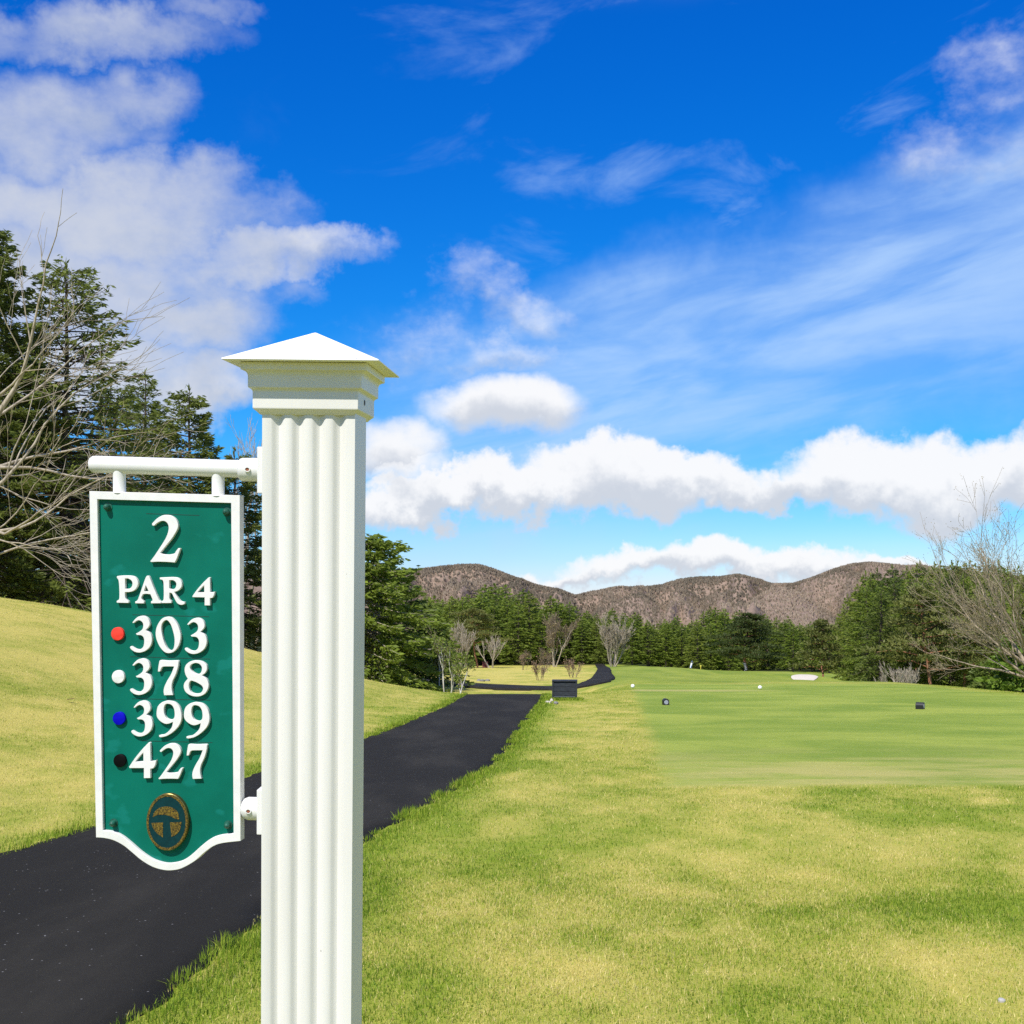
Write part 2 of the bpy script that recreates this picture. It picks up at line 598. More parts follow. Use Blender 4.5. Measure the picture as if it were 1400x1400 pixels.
ysp = np.concatenate([-spaced(0, 60, 0.3, 1.12)[::-1][:-1], np.arange(0, 60, 0.25), 60 + spaced(0, 5000, 0.27, 1.035)])
hp = np.concatenate([np.arange(0, 6, 0.16), 6 + spaced(0, 4500, 0.17, 1.05)])
xsp = np.concatenate([-hp[::-1][:-1], hp])
GX, GY = np.meshgrid(xsp, ysp)
GZ = terrain(GX, GY)
nx_, ny_ = len(xsp), len(ysp)
idx = np.arange(nx_ * ny_).reshape(ny_, nx_)
quads = np.stack([idx[:-1, :-1], idx[:-1, 1:], idx[1:, 1:], idx[1:, :-1]], -1).reshape(-1, 4)
onpath = (GX > path_l(GY) + 0.12) & (GX < path_r(GY) - 0.12) & (GY < 78)
GZ2 = GZ - 0.03 * onpath
me = np_mesh('ground', np.stack([GX, GY, GZ2], -1), [quads], True,
             {'straw': ('POINT', straw(GX, GY).ravel()), 'tee': ('POINT', tee_mask(GX, GY).ravel())})

M_GROUND, t, out = new_mat('turf')
pos = t.node('ShaderNodeNewGeometry').outputs['Position']
gx, gyy, gz = t.sep(pos)
st = attr(t, 'straw')
te = attr(t, 'tee')
fine_n = t.noise(pos, 38.0, 3.0, 0.7)
mid_n = t.noise(t.v('MULTIPLY', pos, (1.0, 0.55, 1.0)), 5.5, 5.0, 0.65)
big_n = t.noise(t.v('MULTIPLY', pos, (1.0, 0.5, 1.0)), 0.35, 4.0, 0.6)
far_k = t.m('MULTIPLY', t.m('MULTIPLY', t.m('SUBTRACT', big_n, 0.5), 2.2), t.ss(gyy, 40.0, 80.0))
k = t.m('ADD', t.m('ADD', st, far_k), t.m('ADD', t.m('MULTIPLY', t.m('SUBTRACT', mid_n, 0.5), 1.1), t.m('MULTIPLY', t.m('SUBTRACT', fine_n, 0.5), 0.9)), clamp=True)
rough_c = t.mix(k, (0.210, 0.268, 0.020, 1), (0.510, 0.430, 0.100, 1))
# the mown tee: finer, bands across, faint streaks
str_n = t.noise(t.comb(t.m('MULTIPLY', gx, 0.30), t.m('MULTIPLY', gyy, 0.42), 0.0), 1.0, 4.0, 0.55, 0.6)
tk = t.m('ADD', t.m('ADD', t.ss(str_n, 0.33, 0.70), t.m('MULTIPLY', t.m('SUBTRACT', mid_n, 0.5), 0.8)), t.m('MULTIPLY', t.m('SUBTRACT', fine_n, 0.5), 0.35), clamp=True)
tee_c = t.mix(tk, (0.185, 0.258, 0.030, 1), (0.305, 0.355, 0.055, 1))
edge_k = t.m('MULTIPLY', t.ss(gyy, 20.5, 14.4), t.ss(t.noise(t.comb(t.m('MULTIPLY', gx, 0.35), t.m('MULTIPLY', gyy, 0.8), 5.0), 1.0, 5.0, 0.65), 0.38, 0.62))
tee_c = t.mix(t.m('MULTIPLY', edge_k, 0.85), tee_c, (0.45, 0.395, 0.125, 1))
line_k = t.m('MULTIPLY', t.m('MULTIPLY', t.ss(gyy, 41.8, 42.6), t.ss(gyy, 44.2, 43.2)), t.ss(gx, 9.5, 6.0))
tee_c = t.mix(t.m('MULTIPLY', line_k, 0.75), tee_c, (0.42, 0.37, 0.13, 1))
colr = t.mix(te, rough_c, tee_c)
# the fairway beyond, cut shorter and greener
fw = t.m('MULTIPLY', t.ss(gyy, 50.0, 56.0), t.ss(t.m('DIVIDE', gx, t.m('MAXIMUM', gyy, 1.0)), 0.060, 0.072))
fw_c = t.mix(t.ss(t.noise(t.comb(t.m('MULTIPLY', gx, 0.30), t.m('MULTIPLY', gyy, 0.05), 2.0), 1.0, 4.0, 0.6), 0.3, 0.7), (0.145, 0.215, 0.020, 1), (0.265, 0.315, 0.040, 1))
colr = t.mix(t.m('MULTIPLY', fw, 0.85), colr, fw_c)
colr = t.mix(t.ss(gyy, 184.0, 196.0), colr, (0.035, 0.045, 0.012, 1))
hgt = t.m('ADD', t.m('MULTIPLY', fine_n, 0.6), t.noise(pos, 110.0, 2.0, 0.6))
principled(t, out, colr, 0.85, 0, hgt, 0.55, 0.02, 0.15)
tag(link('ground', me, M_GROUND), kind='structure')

# ------------------------------------------------------------------ asphalt cart paths
M_ASPH, t, out = new_mat('asphalt')
pos = t.node('ShaderNodeNewGeometry').outputs['Position']
n1 = t.noise(pos, 220.0, 3.0, 0.7)
n2 = t.noise(t.v('MULTIPLY', pos, (1.0, 0.28, 1.0)), 1.1, 5.0, 0.6)
chips = t.node('ShaderNodeTexVoronoi')
t.put(chips.inputs['Vector'], pos)
chips.inputs['Scale'].default_value = 17.0
ck = t.m('MULTIPLY', t.ss(chips.outputs['Distance'], 0.100, 0.065), t.ss(t.noise(pos, 7.0, 2.0, 0.5), 0.48, 0.58))
ac = t.mix(t.ss(n1, 0.3, 0.75), (0.0120, 0.0105, 0.0080, 1), (0.0285, 0.0258, 0.0195, 1))
ac = t.mix(t.m('MULTIPLY', t.ss(n2, 0.42, 0.72), 0.5), ac, (0.048, 0.043, 0.033, 1))
ac = t.mix(t.m('MULTIPLY', ck, 0.55), ac, (0.42, 0.41, 0.39, 1))
principled(t, out, ac, 0.88, 0, n1, 0.6, 0.006, 0.12)


def ribbon(name, xl, xr, ys_, lift, mat, jag=0.05, ncross=14, seed=0, thick=0.05):
    """path sheet between left and right edge lines, draped on the terrain, with ragged edges and a small side face"""
    n = len(ys_)
    lx, ly = np.array([q[0] for q in xl]), np.array([q[1] for q in xl])
    rx_, ry_ = np.array([q[0] for q in xr]), np.array([q[1] for q in xr])
    s = np.arange(n)
    jl = (fbm(s * 0.33, s * 0 + seed, 3 + seed, 4, 0.75) - 0.5) * 2 * jag
    jr = (fbm(s * 0.33, s * 0 + seed, 44 + seed, 4, 0.75) - 0.5) * 2 * jag
    dxv, dyv = rx_ - lx, ry_ - ly
    L = np.hypot(dxv, dyv)
    f0 = -jl / L
    f1 = 1 + jr / L
    fr = np.linspace(0, 1, ncross)
    T = f0[:, None] + (f1 - f0)[:, None] * fr[None, :]
    X = lx[:, None] + dxv[:, None] * T
    Y = ly[:, None] + dyv[:, None] * T
    Z = terrain(X, Y) + lift - 0.012 * (2 * fr - 1)[None, :] ** 4
    Xa = np.concatenate([X[:, :1], X, X[:, -1:]], 1)
    Ya = np.concatenate([Y[:, :1], Y, Y[:, -1:]], 1)
    Za = np.concatenate([Z[:, :1] - thick, Z, Z[:, -1:] - thick], 1)
    k_ = ncross + 2
    id_ = np.arange(n * k_).reshape(n, k_)
    q = np.stack([id_[:-1, :-1], id_[:-1, 1:], id_[1:, 1:], id_[1:, :-1]], -1).reshape(-1, 4)
    return link(name, np_mesh(name, np.stack([Xa, Ya, Za], -1), [q], False), mat)


yy = np.concatenate([np.arange(-25, 3, 0.5), np.arange(3, 45, 0.11), np.arange(45, 57, 0.5)])
tag(ribbon('path', [(path_l(y), y) for y in yy], [(path_r(y), y) for y in yy], yy, 0.018, M_ASPH, 0.10), kind='structure')


def catmull(pts, n):
    P = [np.array(q, dtype=float) for q in pts]
    P = [2 * P[0] - P[1]] + P + [2 * P[-1] - P[-2]]
    o = []
    for i in range(1, len(P) - 2):
        for j in range(n):
            u = j / n
            o.append(0.5 * (2 * P[i] + (P[i + 1] - P[i - 1]) * u + (2 * P[i - 1] - 5 * P[i] + 4 * P[i + 1] - P[i + 2]) * u ** 2 + (3 * P[i] - P[i - 1] - 3 * P[i + 1] + P[i + 2]) * u ** 3))
    o.append(P[-2])
    return np.array(o)


cl = catmull([(-26, 104), (-14, 95), (-7.5, 87), (-3.4, 80.5), (-1.0, 76.0), (1.2, 73.5), (3.6, 74.0), (5.0, 80), (6.3, 92), (7.9, 114), (10.2, 146), (11.7, 172), (13.2, 200)], 16)
cl = cl[cl[:, 1].argsort()] if False else cl
tg = np.gradient(cl, axis=0)
tg /= np.linalg.norm(tg, axis=1)[:, None]
nrm = np.stack([-tg[:, 1], tg[:, 0]], 1)
hw = np.interp(np.arange(len(cl)), [0, 5 * 16, 7 * 16, 9 * 16, 12 * 16], [2.9, 2.3, 1.0, 0.75, 0.65])[:, None]
tag(ribbon('far_path', list(map(tuple, cl + nrm * hw)), list(map(tuple, cl - nrm * hw)), cl[:, 1], 0.10, M_ASPH, 0.06, 8, 5, 0.3), kind='structure')

# ------------------------------------------------------------------ grass blades
rng = np.random.default_rng(4)
M_GRASS, t, out = new_mat('grass_blade')
k = attr(t, 'tint')
ramp = t.node('ShaderNodeValToRGB')
t.put(ramp.inputs[0], k)
cr = ramp.color_ramp
cr.elements[0].position, cr.elements[0].color = 0.0, (0.100, 0.175, 0.012, 1)
cr.elements[1].position, cr.elements[1].color = 1.0, (0.74, 0.62, 0.26, 1)
for ps, cc in ((0.30, (0.205, 0.305, 0.020, 1)), (0.52, (0.345, 0.405, 0.042, 1)), (0.72, (0.530, 0.470, 0.115, 1))):
    e_ = cr.elements.new(ps)
    e_.color = cc
dd = t.node('ShaderNodeBsdfPrincipled')
t.put(dd.inputs['Base Color'], ramp.outputs[0])
t.put(dd.inputs['Roughness'], 0.6)
t.put(dd.inputs['Specular IOR Level'], 0.2)
tr = t.node('ShaderNodeBsdfTranslucent')
t.put(tr.inputs['Color'], ramp.outputs[0])
mx = t.node('ShaderNodeMixShader')
mx.inputs[0].default_value = 0.3
t.l.new(dd.outputs[0], mx.inputs[1])
t.l.new(tr.outputs[0], mx.inputs[2])
t.l.new(mx.outputs[0], out.inputs[0])


def blades(x, y, h, w, tint, lean=0.5, tris=1):
    n = len(x)
    z = terrain(x, y)
    a = rng.uniform(0, 2 * np.pi, n)
    la = rng.uniform(0, 2 * np.pi, n)
    ln = np.abs(rng.normal(0, lean, n)) * h
    bx, by = np.cos(a) * w, np.sin(a) * w
    tx, ty = np.cos(la) * ln, np.sin(la) * ln
    hz = h * np.sqrt(np.maximum(1 - np.minimum((ln / h) ** 2, 0.85), 0.1))
    z0 = z - 0.004
    if tris == 1:
        V = np.stack([np.stack([x - bx, y - by, z0], -1), np.stack([x + bx, y + by, z0], -1), np.stack([x + tx, y + ty, z0 + hz], -1)], 1).reshape(-1, 3)
        return V, np.arange(3 * n).reshape(n, 3), np.clip(tint, 0, 1)
    m_ = 0.55
    V = np.stack([np.stack([x - bx, y - by, z0], -1), np.stack([x + bx, y + by, z0], -1),
                  np.stack([x + tx * 0.3 + bx * 0.8, y + ty * 0.3 + by * 0.8, z0 + hz * m_], -1),
                  np.stack([x + tx * 0.3 - bx * 0.8, y + ty * 0.3 - by * 0.8, z0 + hz * m_], -1),
                  np.stack([x + tx, y + ty, z0 + hz], -1)], 1).reshape(-1, 3)
    b = np.arange(n)[:, None] * 5
    T = np.concatenate([b + np.array([[0, 1, 2]]), b + np.array([[0, 2, 3]]), b + np.array([[3, 2, 4]])], 0)
    return V, T, np.tile(np.clip(tint, 0, 1), 3)


def scatter(n, y0, y1, pad=1.12):
    """turf points on a wedge of ground round the tee path"""
    y = np.sqrt(rng.uniform(y0 ** 2, y1 ** 2, n)) + rng.normal(0, 0.07, n) * y1
    y = np.maximum(y, 2.9)
    x = rng.uniform(-0.39 * pad, 0.39 * pad, n) * y + rng.uniform(-0.9, 0.9, n)
    return x, y


parts = []
for (n, y0, y1, h0, w0, tri) in ((270000, 3.2, 9.0, 0.023, 0.0019, 3), (250000, 9.0, 20.0, 0.026, 0.0034, 1), (170000, 20.0, 46.0, 0.032, 0.0066, 1)):
    x, y = scatter(n, y0, y1)
    edge = np.where(x < (path_l(y) + path_r(y)) / 2, path_l(y) - x, x - path_r(y))
    tm = tee_mask(x, y)
    keep = (edge > rng.normal(0.02, 0.03, n)) & (rng.uniform(0, 1, n) > tm * 0.55)
    # a little clumping
    cl_n = fbm(x * 7, y * 7, 91, 2)
    keep &= rng.uniform(0, 1, n) < 0.35 + 1.0 * cl_n
    x, y, edge, tm = x[keep], y[keep], edge[keep], tm[keep]
    s = straw(x, y)
    hh = h0 * rng.uniform(0.5, 1.35, len(x)) * (1 - 0.72 * tm) * (1.0 + 0.5 * np.exp(-(edge / 0.35) ** 2)) * (1.15 - 0.4 * s)
    ti = (s * 0.78 + 0.12) * (1 - tm) + (0.44 + 0.22 * np.exp(-((y - 14) / 3.0) ** 2)) * tm + rng.normal(0, 0.26, len(x)) * (1 - 0.4 * tm)
    parts.append(blades(x, y, hh, w0 * rng.uniform(0.6, 1.3, len(x)), ti, 0.6, tri))
# dry thatch lying flat between the green blades
for (n, y0, y1, w0) in ((60000, 3.2, 9.0, 0.0017), (60000, 9.0, 22.0, 0.0032)):
    x, y = scatter(n, y0, y1)
    edge = np.where(x < (path_l(y) + path_r(y)) / 2, path_l(y) - x, x - path_r(y))
    keep = (edge > 0.06) & (rng.uniform(0, 1, n) > tee_mask(x, y)) & (rng.uniform(0, 1, n) < 0.25 + straw(x, y) * 0.9)
    x, y = x[keep], y[keep]
    parts.append(blades(x, y, 0.030 * rng.uniform(0.6, 1.5, len(x)), w0 * rng.uniform(0.7, 1.4, len(x)), 0.88 + rng.normal(0, 0.12, len(x)), 1.4, 1))
# longer green fringe along the asphalt
for side in (-1, 1):
    n = 26000 if side > 0 else 14000
    y = 3.0 + 37 * rng.uniform(0, 1, n) ** 1.7
    tuft = fbm(y * 2.3, y * 0 + side, 55, 3, 0.6)
    e = np.abs(rng.normal(0, 0.13, n)) - 0.07 * (tuft > 0.5)
    x = np.where(side < 0, path_l(y) - e, path_r(y) + e)
    keep = rng.uniform(0, 1, n) < np.clip((tuft - 0.28) * 2.4, 0.05, 1)
    x, y, tuft = x[keep], y[keep], tuft[keep]
    hh = (0.030 + 0.075 * np.clip(tuft - 0.35, 0, 1) * 1.6) * rng.uniform(0.4, 1.25, len(x))
    parts.append(blades(x, y, hh, np.maximum(0.0018, 0.00026 * y) * rng.uniform(0.7, 1.3, len(x)), 0.30 + rng.normal(0, 0.16, len(x)), 0.55, 3))
Vs, Ts, As, b = [], [], [], 0
for V, T, A in parts:
    Vs.append(V)
    Ts.append(T + b)
    As.append(A)
    b += len(V)
me = np_mesh('grass', np.concatenate(Vs), [np.concatenate(Ts)], False, {'tint': ('FACE', np.concatenate(As))})
tag(link('grass', me, M_GRASS), 'short green and straw coloured grass beside the asphalt path', 'grass', kind='stuff')

# ------------------------------------------------------------------ hills with bare woods
SKYL = np.array([(-2200, 800), (-1200, 770), (-500, 790), (0, 800), (300, 792), (480, 790), (560, 781), (600, 776), (630, 773), (655, 773), (675, 779), (700, 789), (730, 800), (760, 807), (785, 816), (810, 810), (850, 804), (880, 804), (905, 801), (930, 793), (960, 790), (985, 790), (1010, 788), (1035, 794), (1060, 801), (1085, 801), (1110, 793), (1140, 781), (1165, 774), (1190, 772), (1225, 775), (1260, 774), (1300, 782), (1400, 790), (1600, 780), (2200, 800), (3600, 790)], dtype=float)
RY = 2200.0
hu = np.concatenate([np.linspace(-1.6, -0.13, 120), np.linspace(-0.125, 0.42, 620), np.linspace(0.43, 1.6, 100)])
hr = np.linspace(0, 1, 150)
HU, HR = np.meshgrid(hu, hr)
HYd = 700 + 2370 * HR
prof = EYE + (HZ - np.interp(HU * F + 700, SKYL[:, 0], SKYL[:, 1])) / F * RY + 14
ramp_ = np.where(HR < 0.633, sstep(HR, 0.0, 0.633) ** 1.35, 1 - 0.6 * sstep(HR, 0.633, 1.0))
HXw = HU * HYd
spur = fbm(HU * 16 + HR * 1.2, HR * 2.2, 61, 4, 0.55)
gull = np.abs(fbm(HU * 30 - HR * 2, HR * 2.5, 67, 3, 0.55) - 0.5) * 2
flank = np.clip(4 * HR * (0.633 - HR) / 0.1, 0, 1) * (HR < 0.633)
HZw = -15 + prof * ramp_ + flank * ((spur - 0.5) * 130 + (gull - 0.25) * 75)
lim = EYE + (HZ - np.interp(HU * F + 700, SKYL[:, 0], SKYL[:, 1])) / F * HYd
HZw = np.minimum(HZw, lim)
# low spur in front on the right, and a shoulder on the left
def bump_px(px, py, hw_, Yd, yw):
    u0 = (px - 700) / F
    return (EYE + (HZ - py) / F * Yd + 14) * np.exp(-((HU - u0) / (hw_ / F)) ** 2 - ((HYd - Yd) / yw) ** 2)
HZw = np.maximum(HZw, -14 + bump_px(1068, 806, 62, 1450, 190))
HZw = np.maximum(HZw, -14 + bump_px(870, 814, 46, 1600, 170))
id_ = np.arange(HU.size).reshape(HU.shape)
hq = np.stack([id_[:-1, :-1], id_[:-1, 1:], id_[1:, 1:], id_[1:, :-1]], -1).reshape(-1, 4)
M_HILL, t, out = new_mat('hill_leaf_litter')
pos = t.node('ShaderNodeNewGeometry').outputs['Position']
n = t.noise(pos, 0.05, 6.0, 0.7)
principled(t, out, t.mix(t.ss(n, 0.3, 0.7), (0.19, 0.135, 0.095, 1), (0.31, 0.225, 0.165, 1)), 0.95, 0, n, 0.6, 3.0, 0.1)
tag(link('hills', np_mesh('hills', np.stack([HXw, HYd, HZw], -1), [hq], True), M_HILL), kind='structure')

# bare trees covering the hillsides: one mass
nt = 52000
ru = rng.uniform(-0.16, 0.42, nt)
rr = np.where(rng.uniform(0, 1, nt) < 0.15, rng.normal(0.633, 0.010, nt), 0.66 * rng.uniform(0.02, 1, nt) ** 0.8)
iu = np.clip(np.searchsorted(hu, ru), 1, len(hu) - 1)
ir = np.clip((rr * 149), 0, 148).astype(int)
fr_ = np.clip(rr * 149 - ir, 0, 1)
fu = (ru - hu[iu - 1]) / (hu[iu] - hu[iu - 1])
zz = (HZw[ir, iu - 1] * (1 - fu) + HZw[ir, iu] * fu) * (1 - fr_) + (HZw[ir + 1, iu - 1] * (1 - fu) + HZw[ir + 1, iu] * fu) * fr_
yy_ = 700 + 2370 * rr
xx_ = ru * yy_
ns = 6                                   # upright brooms of twigs per tree
hgt_ = rng.uniform(3.0, 5.2, nt) * np.clip(yy_ / 1900, 0.6, 1.1)
an_ = rng.uniform(0, 2 * np.pi, (nt, ns))
rd_ = rng.uniform(0.1, 0.42, (nt, ns)) * hgt_[:, None]
base = np.stack([xx_, yy_, zz - 0.5], -1)[:, None, :] + np.stack([np.cos(an_) * rd_ * 0.25, np.sin(an_) * rd_ * 0.25, 0 * rd_], -1)
tip = np.stack([xx_, yy_, zz], -1)[:, None, :] + np.stack([np.cos(an_) * rd_, np.sin(an_) * rd_, hgt_[:, None] * rng.uniform(0.65, 1.05, (nt, ns))], -1)
mid = base * 0.40 + tip * 0.60
wa = rng.uniform(0, 2 * np.pi, (nt, ns))
wv_ = np.stack([np.cos(wa), np.sin(wa), 0 * wa], -1) * (hgt_[:, None, None] * 0.22)
V = np.stack([base, mid + wv_, tip, mid - wv_], 2)
T = np.arange(nt * ns * 4).reshape(-1, 4)
patch = fbm(ru * 40, rr * 12, 71, 3)
tint_ = np.clip(0.86 - 0.62 * rr + (patch - 0.5) * 1.9 + 0.30 * np.exp(-((ru - 0.2044) / 0.03) ** 2) * (yy_ < 1650) + rng.normal(0, 0.11, nt), 0, 1)  # trees greyer uphill; front spur paler, shading contrast put into the tint
M_HWOOD, t, out = new_mat('bare_wood')
k = attr(t, 'tint')
ramp = t.node('ShaderNodeValToRGB')
t.put(ramp.inputs[0], k)
cr = ramp.color_ramp
cr.elements[0].position, cr.elements[0].color = 0.0, (0.128, 0.114, 0.080, 1)
cr.elements[1].position, cr.elements[1].color = 1.0, (0.40, 0.315, 0.23, 1)
e_ = cr.elements.new(0.5)
e_.color = (0.250, 0.200, 0.142, 1)
pos = t.node('ShaderNodeNewGeometry').outputs['Position']
nb = t.noise(pos, 0.6, 4.0, 0.75)
principled(t, out, t.mix(t.ss(nb, 0.35, 0.7), ramp.outputs[0], (0.19, 0.155, 0.115, 1)), 0.95, 0, None, 1.0, 1.5, 0.05)
me = np_mesh('hillside_wood', V, [T], False, {'tint': ('FACE', np.repeat(tint_, ns))})
tag(link('hillside_wood', me, M_HWOOD), 'leafless brown wood covering the distant hills', 'wood', kind='stuff')

# ------------------------------------------------------------------ trees


class Wood:
    def __init__(self):
        self.V, self.F, self.n = [], [], 0

    def tube(self, P, R, k=4):
        P = np.asarray(P, float)
        n = len(P)
        D = np.gradient(P, axis=0)
        D /= np.linalg.norm(D, axis=1)[:, None] + 1e-9
        ref = np.array([0.0, 0, 1]) if abs(D[0][2]) < 0.8 else np.array([1.0, 0, 0])
        A = np.cross(D, ref)
        A /= np.linalg.norm(A, axis=1)[:, None] + 1e-9
        B = np.cross(D, A)
        th = np.linspace(0, 2 * np.pi, k, endpoint=False)
        ring = P[:, None, :] + np.asarray(R)[:, None, None] * (A[:, None, :] * np.cos(th)[None, :, None] + B[:, None, :] * np.sin(th)[None, :, None])
        self.V.append(ring.reshape(-1, 3))
        i = np.arange(n - 1)[:, None] * k
        j = np.arange(k)[None, :]
        j2 = (j + 1) % k
        q = np.stack([i + j, i + j2, i + k + j2, i + k + j], -1).reshape(-1, 4) + self.n
        self.F.append(q)
        self.n += n * k

    def mesh(self, name):
        return np_mesh(name, np.concatenate(self.V), [np.concatenate(self.F)], True)


class Leaves:
    def __init__(self):
        self.V, self.T = [], []

    def tri(self, base, tip, wid, tint):
        """arrays: base (n,3), tip (n,3), wid (n,), tint (n,) -> slim triangles pointing to tip"""
        base, tip = np.asarray(base), np.asarray(tip)
        d = tip - base
        r = RNG.normal(size=d.shape)
        s = np.cross(d, r)
        s /= np.linalg.norm(s, axis=1)[:, None] + 1e-9
        s *= np.asarray(wid)[:, None]
        m = base + d * 0.45
        self.V.append(np.stack([base, m + s, tip, m - s], 1))
        self.T.append(np.asarray(tint))

    def mesh(self, name):
        V = np.concatenate(self.V)
        n = len(V)
        return np_mesh(name, V.reshape(-1, 3), [np.arange(n * 4).reshape(n, 4)], False, {'tint': ('FACE', np.clip(np.concatenate(self.T), 0, 1))})


RNG = np.random.default_rng(1)


def conifer(seed, h=15.0, R=3.0, z0=0.12, levels=34, per=5, dens=1.0, leaf=0.42, lw=0.055, droop=0.25, shape=0.9, wobble=0.15, bare=0.0, gaps=0.12, wood_k=3, keep=None, up=0.35, side_amp=0.3, twigs=0):
    """needle tree: tapered trunk, whorls of drooping branches, sprays of needles; returns trunk and crown meshes"""
    global RNG
    RNG = np.random.default_rng(seed)
    W_, L_ = Wood(), Leaves()
    tz_ = np.linspace(0, 1, 9)
    wx = np.cumsum(RNG.normal(0, wobble, 9)) * 0.35
    wy = np.cumsum(RNG.normal(0, wobble, 9)) * 0.35
    P = np.stack([wx - wx[0], wy - wy[0], tz_ * h], -1)
    P[0, 2] = -0.6
    W_.tube(P, h * 0.0135 * (1 - tz_) ** 0.8 + 0.012, 7)
    dirn = RNG.uniform(0, 2 * np.pi)
    for li in range(levels):
        t_ = z0 + (0.985 - z0) * ((li + RNG.uniform(-0.3, 0.3)) / levels)
        t_ = min(max(t_, z0), 0.985)
        c = np.array([np.interp(t_, tz_, P[:, 0]), np.interp(t_, tz_, P[:, 1]), t_ * h])
        u = (t_ - z0) / (1 - z0)
        env = (1 - u) ** shape * (0.55 + 0.45 * min(1, u / 0.16)) + 0.035
        base_a = RNG.uniform(0, 2 * np.pi)
        for bi in range(per):
            if RNG.uniform() < gaps: continue
            a = base_a + bi * 2 * np.pi / per + RNG.normal(0, 0.25)
            Lb = R * env * RNG.uniform(0.62, 1.18) * (1 + side_amp * math.cos(a - dirn))
            if keep is not None and not keep(a, u): continue
            el_ = up * (u - 0.35) * 2 - droop * 0.4 + RNG.normal(0, 0.12)
            n = 5
            s = np.linspace(0, 1, n)
            hd = np.array([math.cos(a), math.sin(a), 0.0])
            bend = RNG.normal(0, 0.12)
            sd_ = np.array([-math.sin(a), math.cos(a), 0.0])
            B = c + hd * (s * Lb)[:, None] * math.cos(el_) + sd_ * (bend * Lb * s ** 2)[:, None]
            B[:, 2] += Lb * (math.sin(el_) * s - droop * s ** 1.6 * 0.55 + droop * 0.35 * s ** 4)
            r0 = 0.006 + 0.011 * Lb
            W_.tube(B, r0 * (1 - s * 0.88), wood_k)
            if RNG.uniform() < bare * (1 - u * 0.6): 
                # dead branch: a few twigs only
                for q in range(4):
                    s0 = RNG.uniform(0.3, 0.95)
                    b0 = np.array([np.interp(s0, s, B[:, k]) for k in range(3)])
                    e0 = b0 + (hd * 0.6 + sd_ * RNG.normal(0, 0.7) + np.array([0, 0, RNG.normal(-0.1, 0.3)])) * Lb * 0.28
                    W_.tube(np.stack([b0, e0]), [r0 * 0.35, 0.003], 3)
                continue
            for q in range(twigs):
                s1 = RNG.uniform(0.25, 0.95)
                b9 = np.array([np.interp(s1, s, B[:, k]) for k in range(3)])
                sg_ = RNG.choice([-1, 1])
                e9 = b9 + (hd * RNG.uniform(0.4, 0.9) + sd_ * sg_ * RNG.uniform(0.3, 0.9) + np.array([0, 0, RNG.normal(-0.1, 0.2)])) * Lb * 0.26 * (1.15 - s1 * 0.7)
                W_.tube(np.stack([b9, e9]), [r0 * 0.4, 0.003], 3)
            m = max(3, int(Lb / leaf * 7.5 * dens))
            s0 = RNG.uniform(0.16, 1.0, m) ** 0.8
            b0 = np.stack([np.interp(s0, s, B[:, k]) for k in range(3)], -1)
            lat = RNG.normal(0, 1, m)
            spread = 0.26 * Lb * (1.05 - s0) + 0.10
            b1 = b0 + sd_ * (np.tanh(lat) * spread)[:, None] + hd * (np.abs(np.tanh(lat)) * spread * 0.7)[:, None]
            b1[:, 2] += RNG.normal(-0.05, 0.07, m) - 0.08 * np.abs(lat) * droop
            out_ = hd[None] * RNG.uniform(0.5, 1.0, (m, 1)) + sd_[None] * (np.sign(lat) * RNG.uniform(0.1, 0.9, m))[:, None]
            out_[:, 2] += RNG.normal(-0.05, 0.30, m)
            out_ /= np.linalg.norm(out_, axis=1)[:, None]
            l_ = leaf * RNG.uniform(0.55, 1.25, m)
            clump = np.clip(0.48 + RNG.normal(0, 0.16), 0, 1)
            L_.tri(b1 - out_ * (l_ * 0.35)[:, None], b1 + out_ * (l_ * 0.65)[:, None], lw * RNG.uniform(0.6, 1.4, m) * l_ / leaf, clump + RNG.normal(0, 0.17, m))
    # leader
    top = P[-1]
    m = 14
    dv = RNG.normal(0, 0.45, (m, 3))
    dv[:, 2] = np.abs(dv[:, 2]) + 0.9
    dv /= np.linalg.norm(dv, axis=1)[:, None]
    b0 = np.repeat(top[None], m, 0) - np.array([0, 0, 1.0]) * RNG.uniform(0, 0.5, (m, 1))
    L_.tri(b0, b0 + dv * leaf * 0.9, np.full(m, lw), RNG.uniform(0.3, 0.8, m))
    return W_.mesh('trunk'), L_.mesh('crown')


